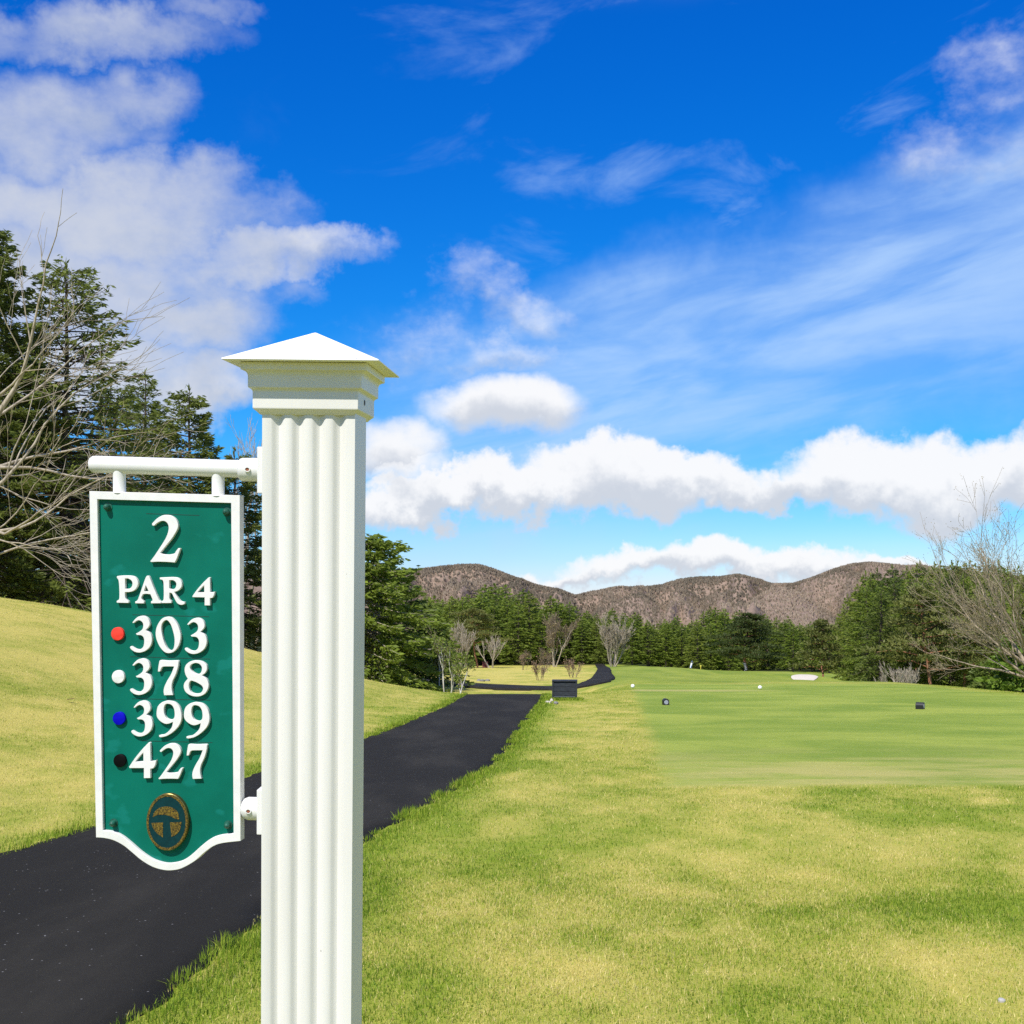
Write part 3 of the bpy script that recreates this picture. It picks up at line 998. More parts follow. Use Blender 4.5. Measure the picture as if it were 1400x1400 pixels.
def padpine(seed, h=11.0, R=3.6, z0=0.30, pads=26, leaf=0.34, lw=0.05, per=130, lean=0.0, shape=1.0):
    """pine with horizontal foliage pads on twisting limbs"""
    global RNG
    RNG = np.random.default_rng(seed)
    W_, L_ = Wood(), Leaves()
    tz_ = np.linspace(0, 1, 10)
    wx = np.cumsum(RNG.normal(0, 0.12, 10)) + lean * tz_ * h
    wy = np.cumsum(RNG.normal(0, 0.12, 10))
    P = np.stack([wx - wx[0], wy - wy[0], tz_ * h * 0.97], -1)
    P[0, 2] = -0.6
    W_.tube(P, h * 0.017 * (1 - tz_ * 0.85), 7)
    for i in range(pads):
        u = (i + RNG.uniform(0, 0.8)) / pads
        t_ = z0 + (1 - z0) * u
        c = np.array([np.interp(t_, tz_, P[:, k]) for k in range(3)])
        a = i * 2.4 + RNG.normal(0, 0.4)
        Lb = R * ((1 - u) ** (0.6 * shape) * RNG.uniform(0.5, 1.1) + 0.10)
        n = 5
        s = np.linspace(0, 1, n)
        hd = np.array([math.cos(a), math.sin(a), 0.0])
        B = c + hd * (s * Lb)[:, None]
        B[:, 2] += Lb * (0.28 * s - 0.18 * s ** 2) + RNG.normal(0, 0.06, n) * Lb * 0.5
        W_.tube(B, (0.012 + 0.014 * Lb) * (1 - 0.8 * s), 4)
        for f0 in (0.55, 0.95):
            cpt = np.array([np.interp(f0, s, B[:, k]) for k in range(3)])
            pr = (0.34 * Lb + 0.35) * RNG.uniform(0.7, 1.15)
            m = int(per * (0.5 + 0.5 * pr))
            rr_ = np.sqrt(RNG.uniform(0, 1, m)) * pr
            aa = RNG.uniform(0, 2 * np.pi, m)
            b0 = cpt + np.stack([np.cos(aa) * rr_, np.sin(aa) * rr_, RNG.normal(0.05, 0.10, m) + 0.14 * (1 - (rr_ / pr) ** 2)], -1)
            dv = np.stack([np.cos(aa) * 0.5 + RNG.normal(0, 0.5, m), np.sin(aa) * 0.5 + RNG.normal(0, 0.5, m), RNG.uniform(-0.1, 1.0, m)], -1)
            dv /= np.linalg.norm(dv, axis=1)[:, None]
            l_ = leaf * RNG.uniform(0.6, 1.2, m)
            L_.tri(b0 - dv * (0.3 * l_)[:, None], b0 + dv * (0.7 * l_)[:, None], np.full(m, lw) * RNG.uniform(0.7, 1.4, m), 0.5 + RNG.normal(0, 0.12) + RNG.normal(0, 0.17, m))
    return W_.mesh('trunk'), L_.mesh('crown')


def bare_tree(seed, stems, h, spread=0.5, depth=5, r0=0.10, twist=0.25, leaf_n=0, leaf=0.10, lw=0.03, bias=(0, 0, 0), kids=3, k0=6, rmin=0.005, ratio=0.74):
    """leafless tree: limbs forking into twigs; trunk mesh holds the limbs, crown mesh the twigs and buds"""
    global RNG
    RNG = np.random.default_rng(seed)
    W_, T_, L_ = Wood(), Wood(), Leaves()
    bias = np.array(bias, float)
    tips = []

    def grow(p, d, L, r, dep):
        n = 5 if dep < 3 else 4
        pts = [p]
        dd_ = d.copy()
        for i in range(n - 1):
            dd_ = dd_ + RNG.normal(0, twist * 0.42, 3) + bias * 0.06 + np.array([0, 0, 0.05])
            dd_ /= np.linalg.norm(dd_)
            pts.append(pts[-1] + dd_ * L / (n - 1))
        pts = np.array(pts)
        r1 = max(r * 0.62, rmin * 0.8)
        rs = np.linspace(r, r1, n)
        (W_ if dep <= 2 else T_).tube(pts, rs, k0 if dep == 0 else (5 if dep == 1 else (4 if dep == 2 else 3)))
        if dep >= depth:
            tips.append((pts[-1], dd_))
            tips.append((pts[1], dd_))
            return
        nk = kids + (1 if RNG.uniform() < 0.4 else 0)
        for i in range(nk):
            s = 1.0 if i == 0 else RNG.uniform(0.35, 0.95)
            j = min(int(s * (n - 1)), n - 2)
            f = s * (n - 1) - j
            b0 = pts[j] * (1 - f) + pts[j + 1] * f
            side = np.cross(dd_, RNG.normal(size=3))
            side /= np.linalg.norm(side) + 1e-9
            an = spread * RNG.uniform(0.45, 1.15) * (0.5 if i == 0 else 1.0)
            nd = dd_ * math.cos(an) + side * math.sin(an)
            grow(b0, nd / np.linalg.norm(nd), L * ratio * RNG.uniform(0.75, 1.15), max(r1 * (0.92 if i == 0 else 0.62), rmin), dep + 1)

    for (p, d, L, r) in stems:
        d = np.array(d, float)
        grow(np.array(p, float), d / np.linalg.norm(d), L, r, 0)
    if leaf_n:
        m = leaf_n
        ii = RNG.integers(0, len(tips), m)
        b0 = np.array([tips[i][0] for i in ii]) + RNG.normal(0, 0.10, (m, 3))
        dv = RNG.normal(size=(m, 3))
        dv /= np.linalg.norm(dv, axis=1)[:, None]
        L_.tri(b0, b0 + dv * leaf, np.full(m, lw), RNG.uniform(0, 1, m))
    return W_.mesh('trunk'), T_.mesh('crown'), (L_.mesh('leaves') if leaf_n else None)


def plant(name, meshes, mats, loc, rot, scale, label, cat, group=None):
    o = empty(name, loc, (0, 0, rot))
    o.scale = scale if hasattr(scale, '__len__') else (scale,) * 3
    tag(o, label, cat, group)
    nm = ('trunk', 'crown')
    a = link('trunk', meshes[0], None, o)
    b = link('crown', meshes[1], None, o)
    for ob, m in ((a, mats[0]), (b, mats[1])):
        if len(ob.data.materials) == 0:
            ob.data.materials.append(m)
    if len(meshes) > 2 and meshes[2] is not None:
        c = link('leaves', meshes[2], None, b)
        if len(c.data.materials) == 0:
            c.data.materials.append(mats[2])
    return o


def place(px, Y, dz=-0.05):
    x = at(px, Y)
    return (x, Y, tz(x, Y) + dz)


def h_for(px, ytop, Y):
    x = at(px, Y)
    return zrow(ytop, Y) - tz(x, Y)


rnd = random.Random(7)

# the wood at the end of the hole
V_FAR = [conifer(100 + i, 15, 3.3 + 0.3 * (i % 3), 0.06 + 0.10 * (i % 2), 34, 6, 1.0, 0.56, 0.095, 0.22, 0.62 + 0.1 * (i % 3), 0.1, 0.0, 0.08, 3) for i in range(6)]
SK = np.array([(560, 800), (590, 812), (612, 814), (640, 806), (660, 801), (690, 803), (712, 806), (735, 812), (752, 818), (775, 820), (800, 830), (820, 838), (840, 837), (862, 836), (885, 842), (905, 846), (930, 843), (955, 838), (980, 833), (1003, 832), (1025, 838), (1050, 838), (1080, 846), (1105, 846), (1130, 842), (1160, 836), (1200, 830)], float)
for row, (Y0, step, dh) in enumerate(((186, 23, 13), (197, 18.5, 4), (210, 17.5, 0), (226, 18, 1), (244, 18, 3))):
    px = 568 + row * 5
    while px < 1180:
        Y = Y0 + rnd.uniform(-5, 5)
        yt = np.interp(px, SK[:, 0], SK[:, 1]) + dh + rnd.uniform(-5, 17)
        if rnd.random() < 0.15: yt += 10
        gap = row == 0 and (640 < px < 775 or 812 < px < 862 or rnd.random() < 0.3)
        if not gap:
            hh = max(6.5, h_for(px, yt, Y))
            s = hh / 15.0
            v = V_FAR[rnd.randrange(6)]
            o = plant('conifer_tree', v, (M_BARK, M_WOODS), place(px, Y), rnd.uniform(0, 6.28), (s * rnd.uniform(1.25, 1.75), s * rnd.uniform(1.25, 1.75), s),
                      'green conifer in the dense wood at the far end of the hole', 'tree', 'conifers of the wood at the far end')
        px += step * rnd.uniform(0.75, 1.25)

# the nearer wood on the right
V_MID = [conifer(200 + i, 14, 2.9, 0.10 + 0.06 * (i % 2), 44, 6, 1.15, 0.36, 0.052, 0.26, 0.62, 0.14, 0.04, 0.08, 3) for i in range(5)]
SK2 = np.array([(1130, 848), (1150, 826), (1165, 804), (1185, 787), (1215, 777), (1250, 776), (1285, 768), (1310, 776), (1350, 770), (1400, 775), (1470, 770)], float)
for row, (Y0, step, dh) in enumerate(((92, 27, 30), (102, 20, 10), (114, 17, 0), (128, 17, -3))):
    px = (1205, 1186, 1172, 1160)[row]
    while px < 1470:
        Y = Y0 + rnd.uniform(-3, 3)
        yt = np.interp(px, SK2[:, 0], SK2[:, 1]) + dh + rnd.uniform(-8, 9)
        if not (row == 0 and 1255 < px < 1330):
            hh = max(4.0, h_for(px, yt, Y))
            s = hh / 14.0
            v = V_MID[rnd.randrange(5)]
            wv = rnd.uniform(0.9, 1.25)
            plant('conifer_tree', v, (M_BARK, M_SPRUCE if rnd.random() < 0.45 else M_WOODS), place(px, Y, -0.1), rnd.uniform(0, 6.28), (s * wv, s * wv, s),
                  'green conifer in the tall wood beside the tee behind the bare tree', 'tree', 'conifers of the wood beside the tee')
        px += step * rnd.uniform(0.75, 1.25)

# red-barked pines standing at the edges
def pine_at(seed, px, Y, ytop, R, label, lean=0.0, z0=0.3, mat=None, pads=26, per=110):
    h = h_for(px, ytop, Y)
    v = padpine(seed, h, R, z0, pads, 0.34, 0.055, per, lean)
    return plant('pine_tree', v, (M_REDBARK, mat or M_PINE), place(px, Y), 0, 1, label, 'tree')


pine_at(301, 654, 172, 832, 4.4, 'round red-trunked pine behind the bend of the path', 0.0, 0.42, None, 24, 150)
pine_at(302, 1021, 168, 838, 4.6, 'dark layered pine standing on the fairway with golf bag at its foot', 0.0, 0.16, M_DARKPINE, 34, 200)
pine_at(303, 1128, 104, 846, 2.0, 'slim thinly needled pine beside the sand bunker', 0.0, 0.36, None, 22, 80)
pine_at(304, 1278, 88, 800, 3.3, 'tall leaning red-barked pine at the wood edge', -0.10, 0.35, None, 26, 110)
pine_at(305, 1318, 90, 812, 3.1, 'straight red-barked pine next to the leaning one', 0.02, 0.35, None, 26, 110)
pine_at(306, 1256, 93, 815, 2.6, 'thin pine on the left of the leaning red pine', 0.03, 0.3, None, 22, 90)

# big dark spruce behind the post
h = h_for(494, 728, 66)
v = conifer(401, h, 4.3, 0.03, 50, 7, 1.5, 0.38, 0.062, 0.32, 0.55, 0.12, 0.04, 0.06, 4, twigs=2)
plant('spruce_tree', v, (M_BARKG, M_WOODS), place(494, 66), 0.4, 1, 'big dark spruce rising behind the white post', 'tree')
h = h_for(552, 792, 73)
v = conifer(402, h, 3.0, 0.04, 40, 5, 1.1, 0.42, 0.065, 0.3, 0.6, 0.12, 0.0, 0.08, 3)
plant('spruce_tree', v, (M_BARK, M_SPRUCE), place(552, 73), 1.4, 1, 'smaller spruce overlapping the right side of the big spruce', 'tree')
h = h_for(590, 822, 110)
v = conifer(403, h, 2.6, 0.04, 34, 5, 1.0, 0.45, 0.075, 0.3, 0.7, 0.12, 0.0, 0.08, 3)
plant('spruce_tree', v, (M_BARK, M_WOODS), place(588, 108), 2.2, 1, 'mid green spruce between the big spruce and the pale birches', 'tree')

# larches on the bank at the left
LAR = [  # px, Y, ytop, R, dens, bare, z0, label
    (-18, 50, 300, 4.6, 1.25, 0.05, 0.10, 'dense tall larch cut by the left edge of the picture'),
    (86, 53, 356, 5.2, 0.55, 0.38, 0.16, 'tall wide thin larch with open top above the sign'),
    (30, 60, 455, 4.0, 0.40, 0.55, 0.16, 'half bare larch between the dense larch and the wide one'),
    (150, 62, 520, 4.0, 0.42, 0.50, 0.14, 'half bare larch under the right side of the wide larch'),
    (262, 66, 528, 4.6, 0.95, 0.10, 0.06, 'light green larch above the hanger bar of the sign'),
    (318, 70, 612, 3.8, 1.0, 0.08, 0.05, 'low bright larch between the sign and the post'),
    (196, 76, 505, 4.4, 0.7, 0.25, 0.06, 'dim larch behind the sign, under the light green one'),
    (-45, 66, 400, 4.5, 0.7, 0.3, 0.04, 'shaded larch behind the dense larch at the left edge'),
    (62, 72, 560, 4.2, 0.6, 0.4, 0.03, 'low shaded larch far behind the wide larch'),
    (118, 78, 600, 4.2, 0.7, 0.35, 0.03, 'low shaded larch left of the sign, farthest back'),
]
for i, (px, Y, yt, R, dn, br, z0, lab) in enumerate(LAR):
    h = h_for(px, yt, Y)
    v = conifer(500 + i, h, R, z0, int(h * 3.3), 6, dn * 2.1, 0.31, 0.042, 0.22, 0.60, 0.16, br, 0.08, 4, None, 0.40, 0.3, 8)
    plant('larch_tree', v, (M_BARK, M_LARCH), place(px, Y, -0.1), 0.7 * i, 1, lab, 'tree')

# bare trees
def limbs(n, h, spread, r, seed, base=0.25):
    q = random.Random(seed)
    o = []
    for i in range(n):
        a = 2 * math.pi * i / n + q.uniform(-0.4, 0.4)
        sp = spread * q.uniform(0.5, 1.2)
        o.append(((math.cos(a) * base * 0.5, math.sin(a) * base * 0.5, -0.3), (math.cos(a) * sp, math.sin(a) * sp, 1.0), h * q.uniform(0.34, 0.42), r * q.uniform(0.7, 1.1)))
    return o


# wide bare tree at the right edge
x0, Y0 = at(1442, 47), 47
v = bare_tree(601, [((0, 0, -0.4), (-0.62, -0.1, 1.0), 3.0, 0.17), ((0.1, 0, -0.4), (-0.25, 0.2, 1.0), 3.1, 0.16), ((0.15, 0, -0.4), (0.35, 0.1, 1.0), 3.1, 0.16),
                    ((0, 0.1, 0.6), (-1.0, -0.2, 0.55), 2.6, 0.10), ((-0.1, 0.2, 0.2), (-0.45, 0.4, 1.0), 3.0, 0.13), ((-0.1, -0.2, 0.2), (-0.40, -0.45, 1.0), 3.0, 0.13), ((-0.1, -0.1, 0.5), (-0.85, 0.35, 0.85), 2.8, 0.11), ((0, 0.1, 0.9), (-1.0, 0.25, 0.16), 2.4, 0.085), ((-0.05, 0, 0.9), (-0.7, -0.5, 0.75), 2.6, 0.10)],
              7.5, 0.56, 6, 0.17, 0.24, 5200, 0.065, 0.016, (-0.16, 0, 0.05), 2, 7, 0.0070, 0.76)
plant('bare_tree', v, (M_BEIGE, M_BEIGE, M_BUD), (x0, Y0, tz(x0, Y0)), 0, 0.80, 'spreading bare tree with opening buds at the right edge of the picture', 'tree')

# bare limbs reaching in from the left
x0, Y0 = at(-95, 42), 42
z0 = tz(x0, Y0)
st_ = [((0, 0, -0.5), (0.05, 0, 1.0), 4.2, 0.22)]
for (zz0, d, L, r) in ((3.0, (1.0, -0.1, 0.42), 3.0, 0.085), (3.6, (1.0, 0.15, 0.62), 3.1, 0.085), (2.4, (1.0, -0.2, 0.10), 2.9, 0.075), (1.7, (1.0, 0.1, 0.02), 2.9, 0.075), (1.0, (1.0, -0.05, 0.10), 2.6, 0.06),
                       (4.0, (0.8, 0.1, 0.9), 3.0, 0.08), (3.3, (-0.8, 0.2, 0.7), 3.0, 0.08), (2.6, (-1.0, -0.2, 0.3), 2.6, 0.07), (4.0, (0.3, -0.3, 1.0), 2.8, 0.08)):
    st_.append(((0.05, 0, zz0), d, L, r))
v = bare_tree(602, st_, 8, 0.55, 5, 0.2, 0.30, 0, 0.1, 0.03, (0.30, 0, -0.75), 2, 7, 0.008, 0.76)
plant('bare_tree', v, (M_BARKG, M_BARKG), (x0, Y0, z0), 0, 1, 'pale bare tree whose long limbs reach in over the bank from the left edge', 'tree')

def shrub(name, seed, px, Y, ytop, n, spread, label, mats, cat='tree', depth=4, r=0.09, leaf_n=0, group=None, rmin=0.012, kids=3, leaf=0.16, lw=0.05):
    h = h_for(px, ytop, Y)
    v = bare_tree(seed, limbs(n, h, spread, r, seed), h, 0.42, depth, r, 0.2, leaf_n, leaf, lw, (0, 0, 0.25), kids, 5, rmin, 0.66)
    return plant(name, v, mats, place(px, Y), 0, 1, label, cat, group)


shrub('bare_tree', 611, 838, 176, 838, 10, 0.45, 'broad many-stemmed bare tree at the far end of the path', (M_BARKG, M_BARKG, M_BUD), 'tree', 5, 0.10, 500, None, 0.017, 3, 0.22, 0.05)
shrub('bare_tree', 612, 1228, 84, 893, 7, 0.55, 'small pale bare shrub in front of the wood beside the tee', (M_BARKG, M_BARKG), 'shrub', 4, 0.05, 0, None, 0.010)
shrub('bare_tree', 613, 758, 180, 836, 4, 0.22, 'tall brownish bare tree with pale trunks in front of the far wood', (M_BARKG, M_TWIG, M_BUD), 'tree', 5, 0.11, 500, None, 0.018, 3, 0.26, 0.06)
shrub('bare_tree', 614, 632, 165, 850, 4, 0.50, 'grey bare tree left of the red-trunked pine', (M_BARKG, M_BARKG), 'tree', 5, 0.12, 0, None, 0.016)
shrub('bare_tree', 615, 672, 168, 858, 4, 0.55, 'low grey bare tree on the right of the red-trunked pine', (M_BARKG, M_BARKG), 'tree', 4, 0.11, 0, None, 0.016)
for i, (px, Y, yt, lab) in enumerate(((738, 96, 892, 'russet sapling on the dry slope left of the black box'), (783, 104, 893, 'russet sapling on the dry slope just behind the black box'),
                                      (716, 150, 884, 'russet bush at the foot of the far wood left of the saplings'), (745, 158, 880, 'rounded russet bush at the foot of the far wood behind the saplings'))):
    shrub('young_tree', 620 + i, px, Y, yt, 4, 0.35, lab, (M_TWIG, M_TWIG, M_RUST), 'tree', 4, 0.030, 260, None, 0.006, 3, 0.13, 0.03)
shrub('bare_tree', 626, 335, 78, 560, 5, 0.35, 'grey bare tree top between the larches and the post', (M_BARKG, M_BARKG), 'tree', 6, 0.14, 0, None, 0.011, 2)
# birches by the bend
for i, (px, Y, yt, n, ln, lab) in enumerate(((612, 62, 862, 2, 520, 'leaning birch with fresh leaves by the end of the bank'), (623, 58, 882, 1, 300, 'white-stemmed birch sapling at the foot of the bank'), (602, 70, 868, 3, 900, 'leafy young birch against the dark spruce'))):
    h = h_for(px, yt, Y)
    v = bare_tree(640 + i, limbs(n, h * 1.25, 0.16, 0.045, 640 + i, 0.2), h, 0.5, 4, 0.04, 0.22, ln, 0.13, 0.04, (0, 0, 0.3), 3, 5, 0.006, 0.60)
    plant('birch_tree', v, (M_BIRCH, M_TWIG, M_FRESH), place(px, Y), 0, 1, lab, 'tree')
# bright shrub at the right edge
h = h_for(1392, 872, 58)
v = conifer(451, h, 2.1, 0.03, 22, 6, 1.3, 0.34, 0.07, 0.25, 0.55, 0.1, 0.0, 0.05, 3)
plant('leafy_shrub', v, (M_BARK, foliage('shrub_leaves', (0.07, 0.13, 0.015), (0.20, 0.29, 0.035), 0.35)), place(1396, 56), 0, 1, 'bright green shrub under the spreading bare tree', 'shrub')
h = h_for(1352, 905, 62)
v = conifer(452, h, 1.6, 0.03, 16, 6, 1.2, 0.34, 0.07, 0.3, 0.6, 0.1, 0.1, 0.05, 3)
plant('leafy_shrub', v, (M_BARK, M_SPRUCE), place(1350, 62), 0, 1, 'low dark evergreen shrub left of the bright green one', 'shrub')

# ------------------------------------------------------------------ white post
M_WHITE, t, out = new_mat('white_paint')
co = t.node('ShaderNodeTexCoord').outputs['Object']
n1 = t.noise(t.v('MULTIPLY', co, (1, 1, 0.12)), 14.0, 5.0, 0.6)
n2 = t.noise(co, 160.0, 3.0, 0.6)
n3 = t.noise(co, 3.0, 4.0, 0.6)
wc = t.mix(t.ss(n1, 0.35, 0.75), (0.700, 0.685, 0.640, 1), (0.655, 0.638, 0.590, 1))
wc = t.mix(t.m('MULTIPLY', t.ss(n3, 0.5, 0.8), 0.35), wc, (0.64, 0.625, 0.575, 1))
specks = t.m('MULTIPLY', t.ss(t.noise(co, 46.0, 2.0, 0.5), 0.765, 0.78), t.ss(n3, 0.42, 0.5))
wc = t.mix(t.m('MULTIPLY', specks, 0.8), wc, (0.30, 0.28, 0.24, 1))
principled(t, out, wc, 0.42, 0, n2, 0.03, 0.001, 0.45)
M_CAP, t, out = new_mat('white_cap_paint')
co = t.node('ShaderNodeTexCoord').outputs['Object']
chip = t.m('MULTIPLY', t.ss(t.noise(t.v('MULTIPLY', co, (1, 1, 2)), 60.0, 3.0, 0.6), 0.66, 0.69), t.ss(t.noise(co, 14.0, 2.0, 0.5), 0.50, 0.56))
principled(t, out, t.mix(chip, (0.83, 0.82, 0.79, 1), (0.33, 0.33, 0.31, 1)), 0.4, 0, t.noise(co, 90.0, 3.0, 0.5), 0.05, 0.002, 0.45)
M_TUBE = simple('white_tube_paint', (0.71, 0.705, 0.675), 0.38, 0.04, 30.0, 0.10, 0.0015)
M_RUSTY = simple('rusty_bore', (0.30, 0.10, 0.045), 0.9, 0.4, 200.0, 0.4, 0.002)

LEAN, ROLL = rad(4.0), rad(1.05)
PX, PY, PW, PD = -0.3515, 2.318, 0.150, 0.150
pz = tz(PX, PY)
post = empty('sign_post', (PX, PY, pz - 0.02), (LEAN, ROLL, rad(-2.5)))
tag(post, 'white fluted square post with moulded capital and pyramid cap, holding the green sign', 'post')


def post_z(py, hw_=0.075):
    """height along the leaning post whose front face (hw_ in front of the axis) shows on a row of the photograph"""
    k_ = (HZ - py) / F
    sl, cl_ = math.sin(LEAN), math.cos(LEAN)
    return (k_ * (PY - hw_ * cl_) + EYE - (pz - 0.02) + hw_ * sl) / (cl_ + k_ * sl)


def fluted(name, z0, z1, h, grooves, gw, gd, hy=0.075, hb=0.038):
    prof = [(-h, -h)]
    for gx_ in grooves:
        for k_ in range(9):
            s = -1 + 2 * k_ / 8
            prof.append((gx_ + s * gw / 2, -h + gd * (0.5 + 0.5 * math.cos(math.pi * s)) ** 0.8))
    prof.append((h, -h))
    prof.append((h, hb))
    for gx_ in reversed(grooves):
        for k_ in range(9):
            s = 1 - 2 * k_ / 8
            prof.append((gx_ + s * gw / 2, hb - gd * (0.5 + 0.5 * math.cos(math.pi * s)) ** 0.8))
    prof.append((-h, hb))
    n = len(prof)
    vs = [(x, y, z0) for x, y in prof] + [(x, y, z1) for x, y in prof]
    fs = [(i, (i + 1) % n, n + (i + 1) % n, n + i) for i in range(n)]
    m = MB()
    m.add(vs, fs)
    m.add([(x, y, z1) for x, y in prof], [tuple(range(n))])
    return m


h = PW / 2
zc = post_z(566)
shaft = fluted('shaft', -0.25, zc + 0.006, h, [-0.0495, -0.0165, 0.0165, 0.0495], 0.0235, 0.0080)
so = shaft.build('shaft', M_WHITE, post, smooth=True)
cz = [(hh_, post_z(pp_, hh_)) for hh_, pp_ in ((h + 0.001, 567), (h + 0.0035, 564), (0.0850, 559), (0.0850, 535), (0.0868, 532.5), (0.0912, 530), (0.0912, 513), (0.0932, 509), (0.0975, 506.5), (0.1008, 505.5), (0.1008, 497))]
ez = post_z(492.5, 0.1240)
cz[-1] = (0.1008, ez)
capital = MB().rings(cz).build('capital', M_WHITE, post, bevel=0.0016, seg=2, angle=20)
capital.location.x = -0.0035
capm = MB().rings([(0.0975, ez + 0.0005), (0.1240, ez + 0.0005), (0.1240, ez + 0.0026), (0.0015, post_z(455, 0.0))])
capo = capm.build('cap', M_CAP, post, bevel=0.0006, seg=1, angle=10)
capo.location.x = -0.0045
# plug hole on the side of the capital
MB().tube([(0.0805, -0.022, post_z(550, 0.02)), (0.0823, -0.022, post_z(550, 0.02))], 0.0045, 12).build('screw_plug', simple('dark_screw', (0.03, 0.025, 0.02), 0.6), post, smooth=True)


# ------------------------------------------------------------------ green sign
DS = 2.192                     # distance of the sign's middle
K = DS / F                     # metres per photo pixel there
SU, SV = 228.0, 915.0
YAW, SROLL = rad(8.0), rad(0.9)
sign = empty('hanging_sign', ((SU - 698.0) * K, DS, EYE + (HZ - SV) * K), (LEAN, SROLL, -YAW))
tag(sign, 'green hole sign reading 2 PAR 4 in a white frame, hung from the post', 'sign')


def sp(px, py, w=0.0):
    """a point of the sign from its place in the photograph, w metres towards the viewer"""
    sl = 0.0185 + (py - 674.0) / (1150.0 - 674.0) * (0.0645 - 0.0185)
    kx = 1.012 - 0.000117 * (px - SU) * 1.0
    u = (px - SU) * kx / math.cos(YAW)
    v = -((py - SV) - sl * (px - SU)) * (1 - 0.000105 * (px - SU))
    return Vector((u * K, -w, v * K))


def smooth_loop(pts, n=5):
    """closed outline; points with a third entry are corners, the rest are rounded"""
    m = len(pts)
    P = [np.array(q[:2], float) for q in pts]
    cor = [len(q) > 2 for q in pts]
    o = []
    for i in range(m):
        a, b = P[i], P[(i + 1) % m]
        t0 = (b - a) if cor[i] else (b - P[i - 1]) * 0.5
        t1 = (b - a) if cor[(i + 1) % m] else (P[(i + 2) % m] - a) * 0.5
        L = np.linalg.norm(b - a)
        for t_ in (t0, t1):
            q = np.linalg.norm(t_)
            if q > 1.5 * L: t_ *= 1.5 * L / q
        if cor[i] and cor[(i + 1) % m]:
            o.append(a)
            continue
        for j in range(n):
            u = j / n
            o.append((2 * u ** 3 - 3 * u ** 2 + 1) * a + (u ** 3 - 2 * u ** 2 + u) * t0 + (-2 * u ** 3 + 3 * u ** 2) * b + (u ** 3 - u ** 2) * t1)
    return o


def inset(loop, d):
    """offset a closed loop towards its inside (d in the loop's own units)"""
    L = [np.array(q, float) for q in loop]
    ar = sum(L[i][0] * L[(i + 1) % len(L)][1] - L[(i + 1) % len(L)][0] * L[i][1] for i in range(len(L)))
    sg = 1 if ar > 0 else -1
    o = []
    for i in range(len(L)):
        e1 = L[i] - L[i - 1]
        e2 = L[(i + 1) % len(L)] - L[i]
        n1 = np.array([-e1[1], e1[0]]) / (np.linalg.norm(e1) + 1e-9)
        n2 = np.array([-e2[1], e2[0]]) / (np.linalg.norm(e2) + 1e-9)
        nn = n1 + n2
        q = np.linalg.norm(nn)
        nn = nn / q if q > 0.2 else n1
        o.append(L[i] + nn * d * sg)
    return o


def plate(loops, w0, w1, bev=0.0, back=True):
    """solid from an outer loop and holes (photo pixels), from depth w0 out to w1, edge softened by bev pixels"""
    m = MB()
    front = [inset(l, bev if i == 0 else -bev) if bev else l for i, l in enumerate(loops)]
    bw = bev * K * 0.8
    allf = [sp(q[0], q[1], w1) for l in front for q in l]
    tri = tessellate_polygon([[Vector((q[0], q[1], 0)) for q in l] for l in front])
    m.add(allf, [tuple(t_) for t_ in tri])
    for l, fl in zip(loops, front):
        n = len(l)
        rings = [[sp(q[0], q[1], w1) for q in fl]]
        if bev: rings.append([sp(q[0], q[1], w1 - bw) for q in l])
        rings.append([sp(q[0], q[1], w0) for q in l])
        vs = [q for r in rings for q in r]
        m.add(vs, [(a * n + i, a * n + (i + 1) % n, (a + 1) * n + (i + 1) % n, (a + 1) * n + i) for a in range(len(rings) - 1) for i in range(n)])
    if back:
        m.add([sp(q[0], q[1], w0) for l in loops for q in l], [tuple(reversed(t_)) for t_ in tessellate_polygon([[Vector((q[0], q[1], 0)) for q in l] for l in loops])])
    return m


def mesh_plate(name, m, mat, parent, smooth=False):
    me_ = bpy.data.meshes.new(name)
    me_.from_pydata(m.v, [], m.f)
    bm_ = bmesh.new()
    bm_.from_mesh(me_)
    bmesh.ops.remove_doubles(bm_, verts=bm_.verts, dist=1e-6)
    bmesh.ops.recalc_face_normals(bm_, faces=bm_.faces)
    bm_.to_mesh(me_)
    bm_.free()
    if smooth:
        for p_ in me_.polygons: p_.use_smooth = True
        me_.set_sharp_from_angle(angle=rad(38))
    return link(name, me_, mat, parent)


M_FRAME = simple('white_frame_paint', (0.72, 0.71, 0.675), 0.5, 0.05, 60.0, 0.12, 0.0015)
M_PANEL, t, out = new_mat('green_panel_paint')
co = t.node('ShaderNodeTexCoord').outputs['Object']
n1 = t.noise(co, 7.0, 4.0, 0.6)
n2 = t.noise(t.v('MULTIPLY', co, (1, 1, 7.0)), 9.0, 4.0, 0.65)
gc = t.mix(t.ss(n1, 0.3, 0.7), (0.0020, 0.112, 0.076, 1), (0.0026, 0.142, 0.098, 1))
pat = t.m('MULTIPLY', t.ss(t.noise(t.v('MULTIPLY', co, (1, 1, 1.6)), 16.0, 3.0, 0.5), 0.60, 0.68), 0.55)
gc = t.mix(pat, gc, (0.008, 0.185, 0.150, 1))
scr = t.m('MULTIPLY', t.ss(n2, 0.72, 0.78), 0.45)
gc = t.mix(scr, gc, (0.06, 0.26, 0.20, 1))
principled(t, out, gc, 0.38, 0, t.noise(co, 120.0, 3.0, 0.6), 0.06, 0.001, 0.16)
M_LET = simple('letter_paint', (0.73, 0.72, 0.69), 0.5, 0.04, 90.0, 0.1, 0.001)
M_BOLT = simple('green_painted_bolt', (0.012, 0.085, 0.055), 0.45, 0.4, 120.0, 0.3, 0.001)

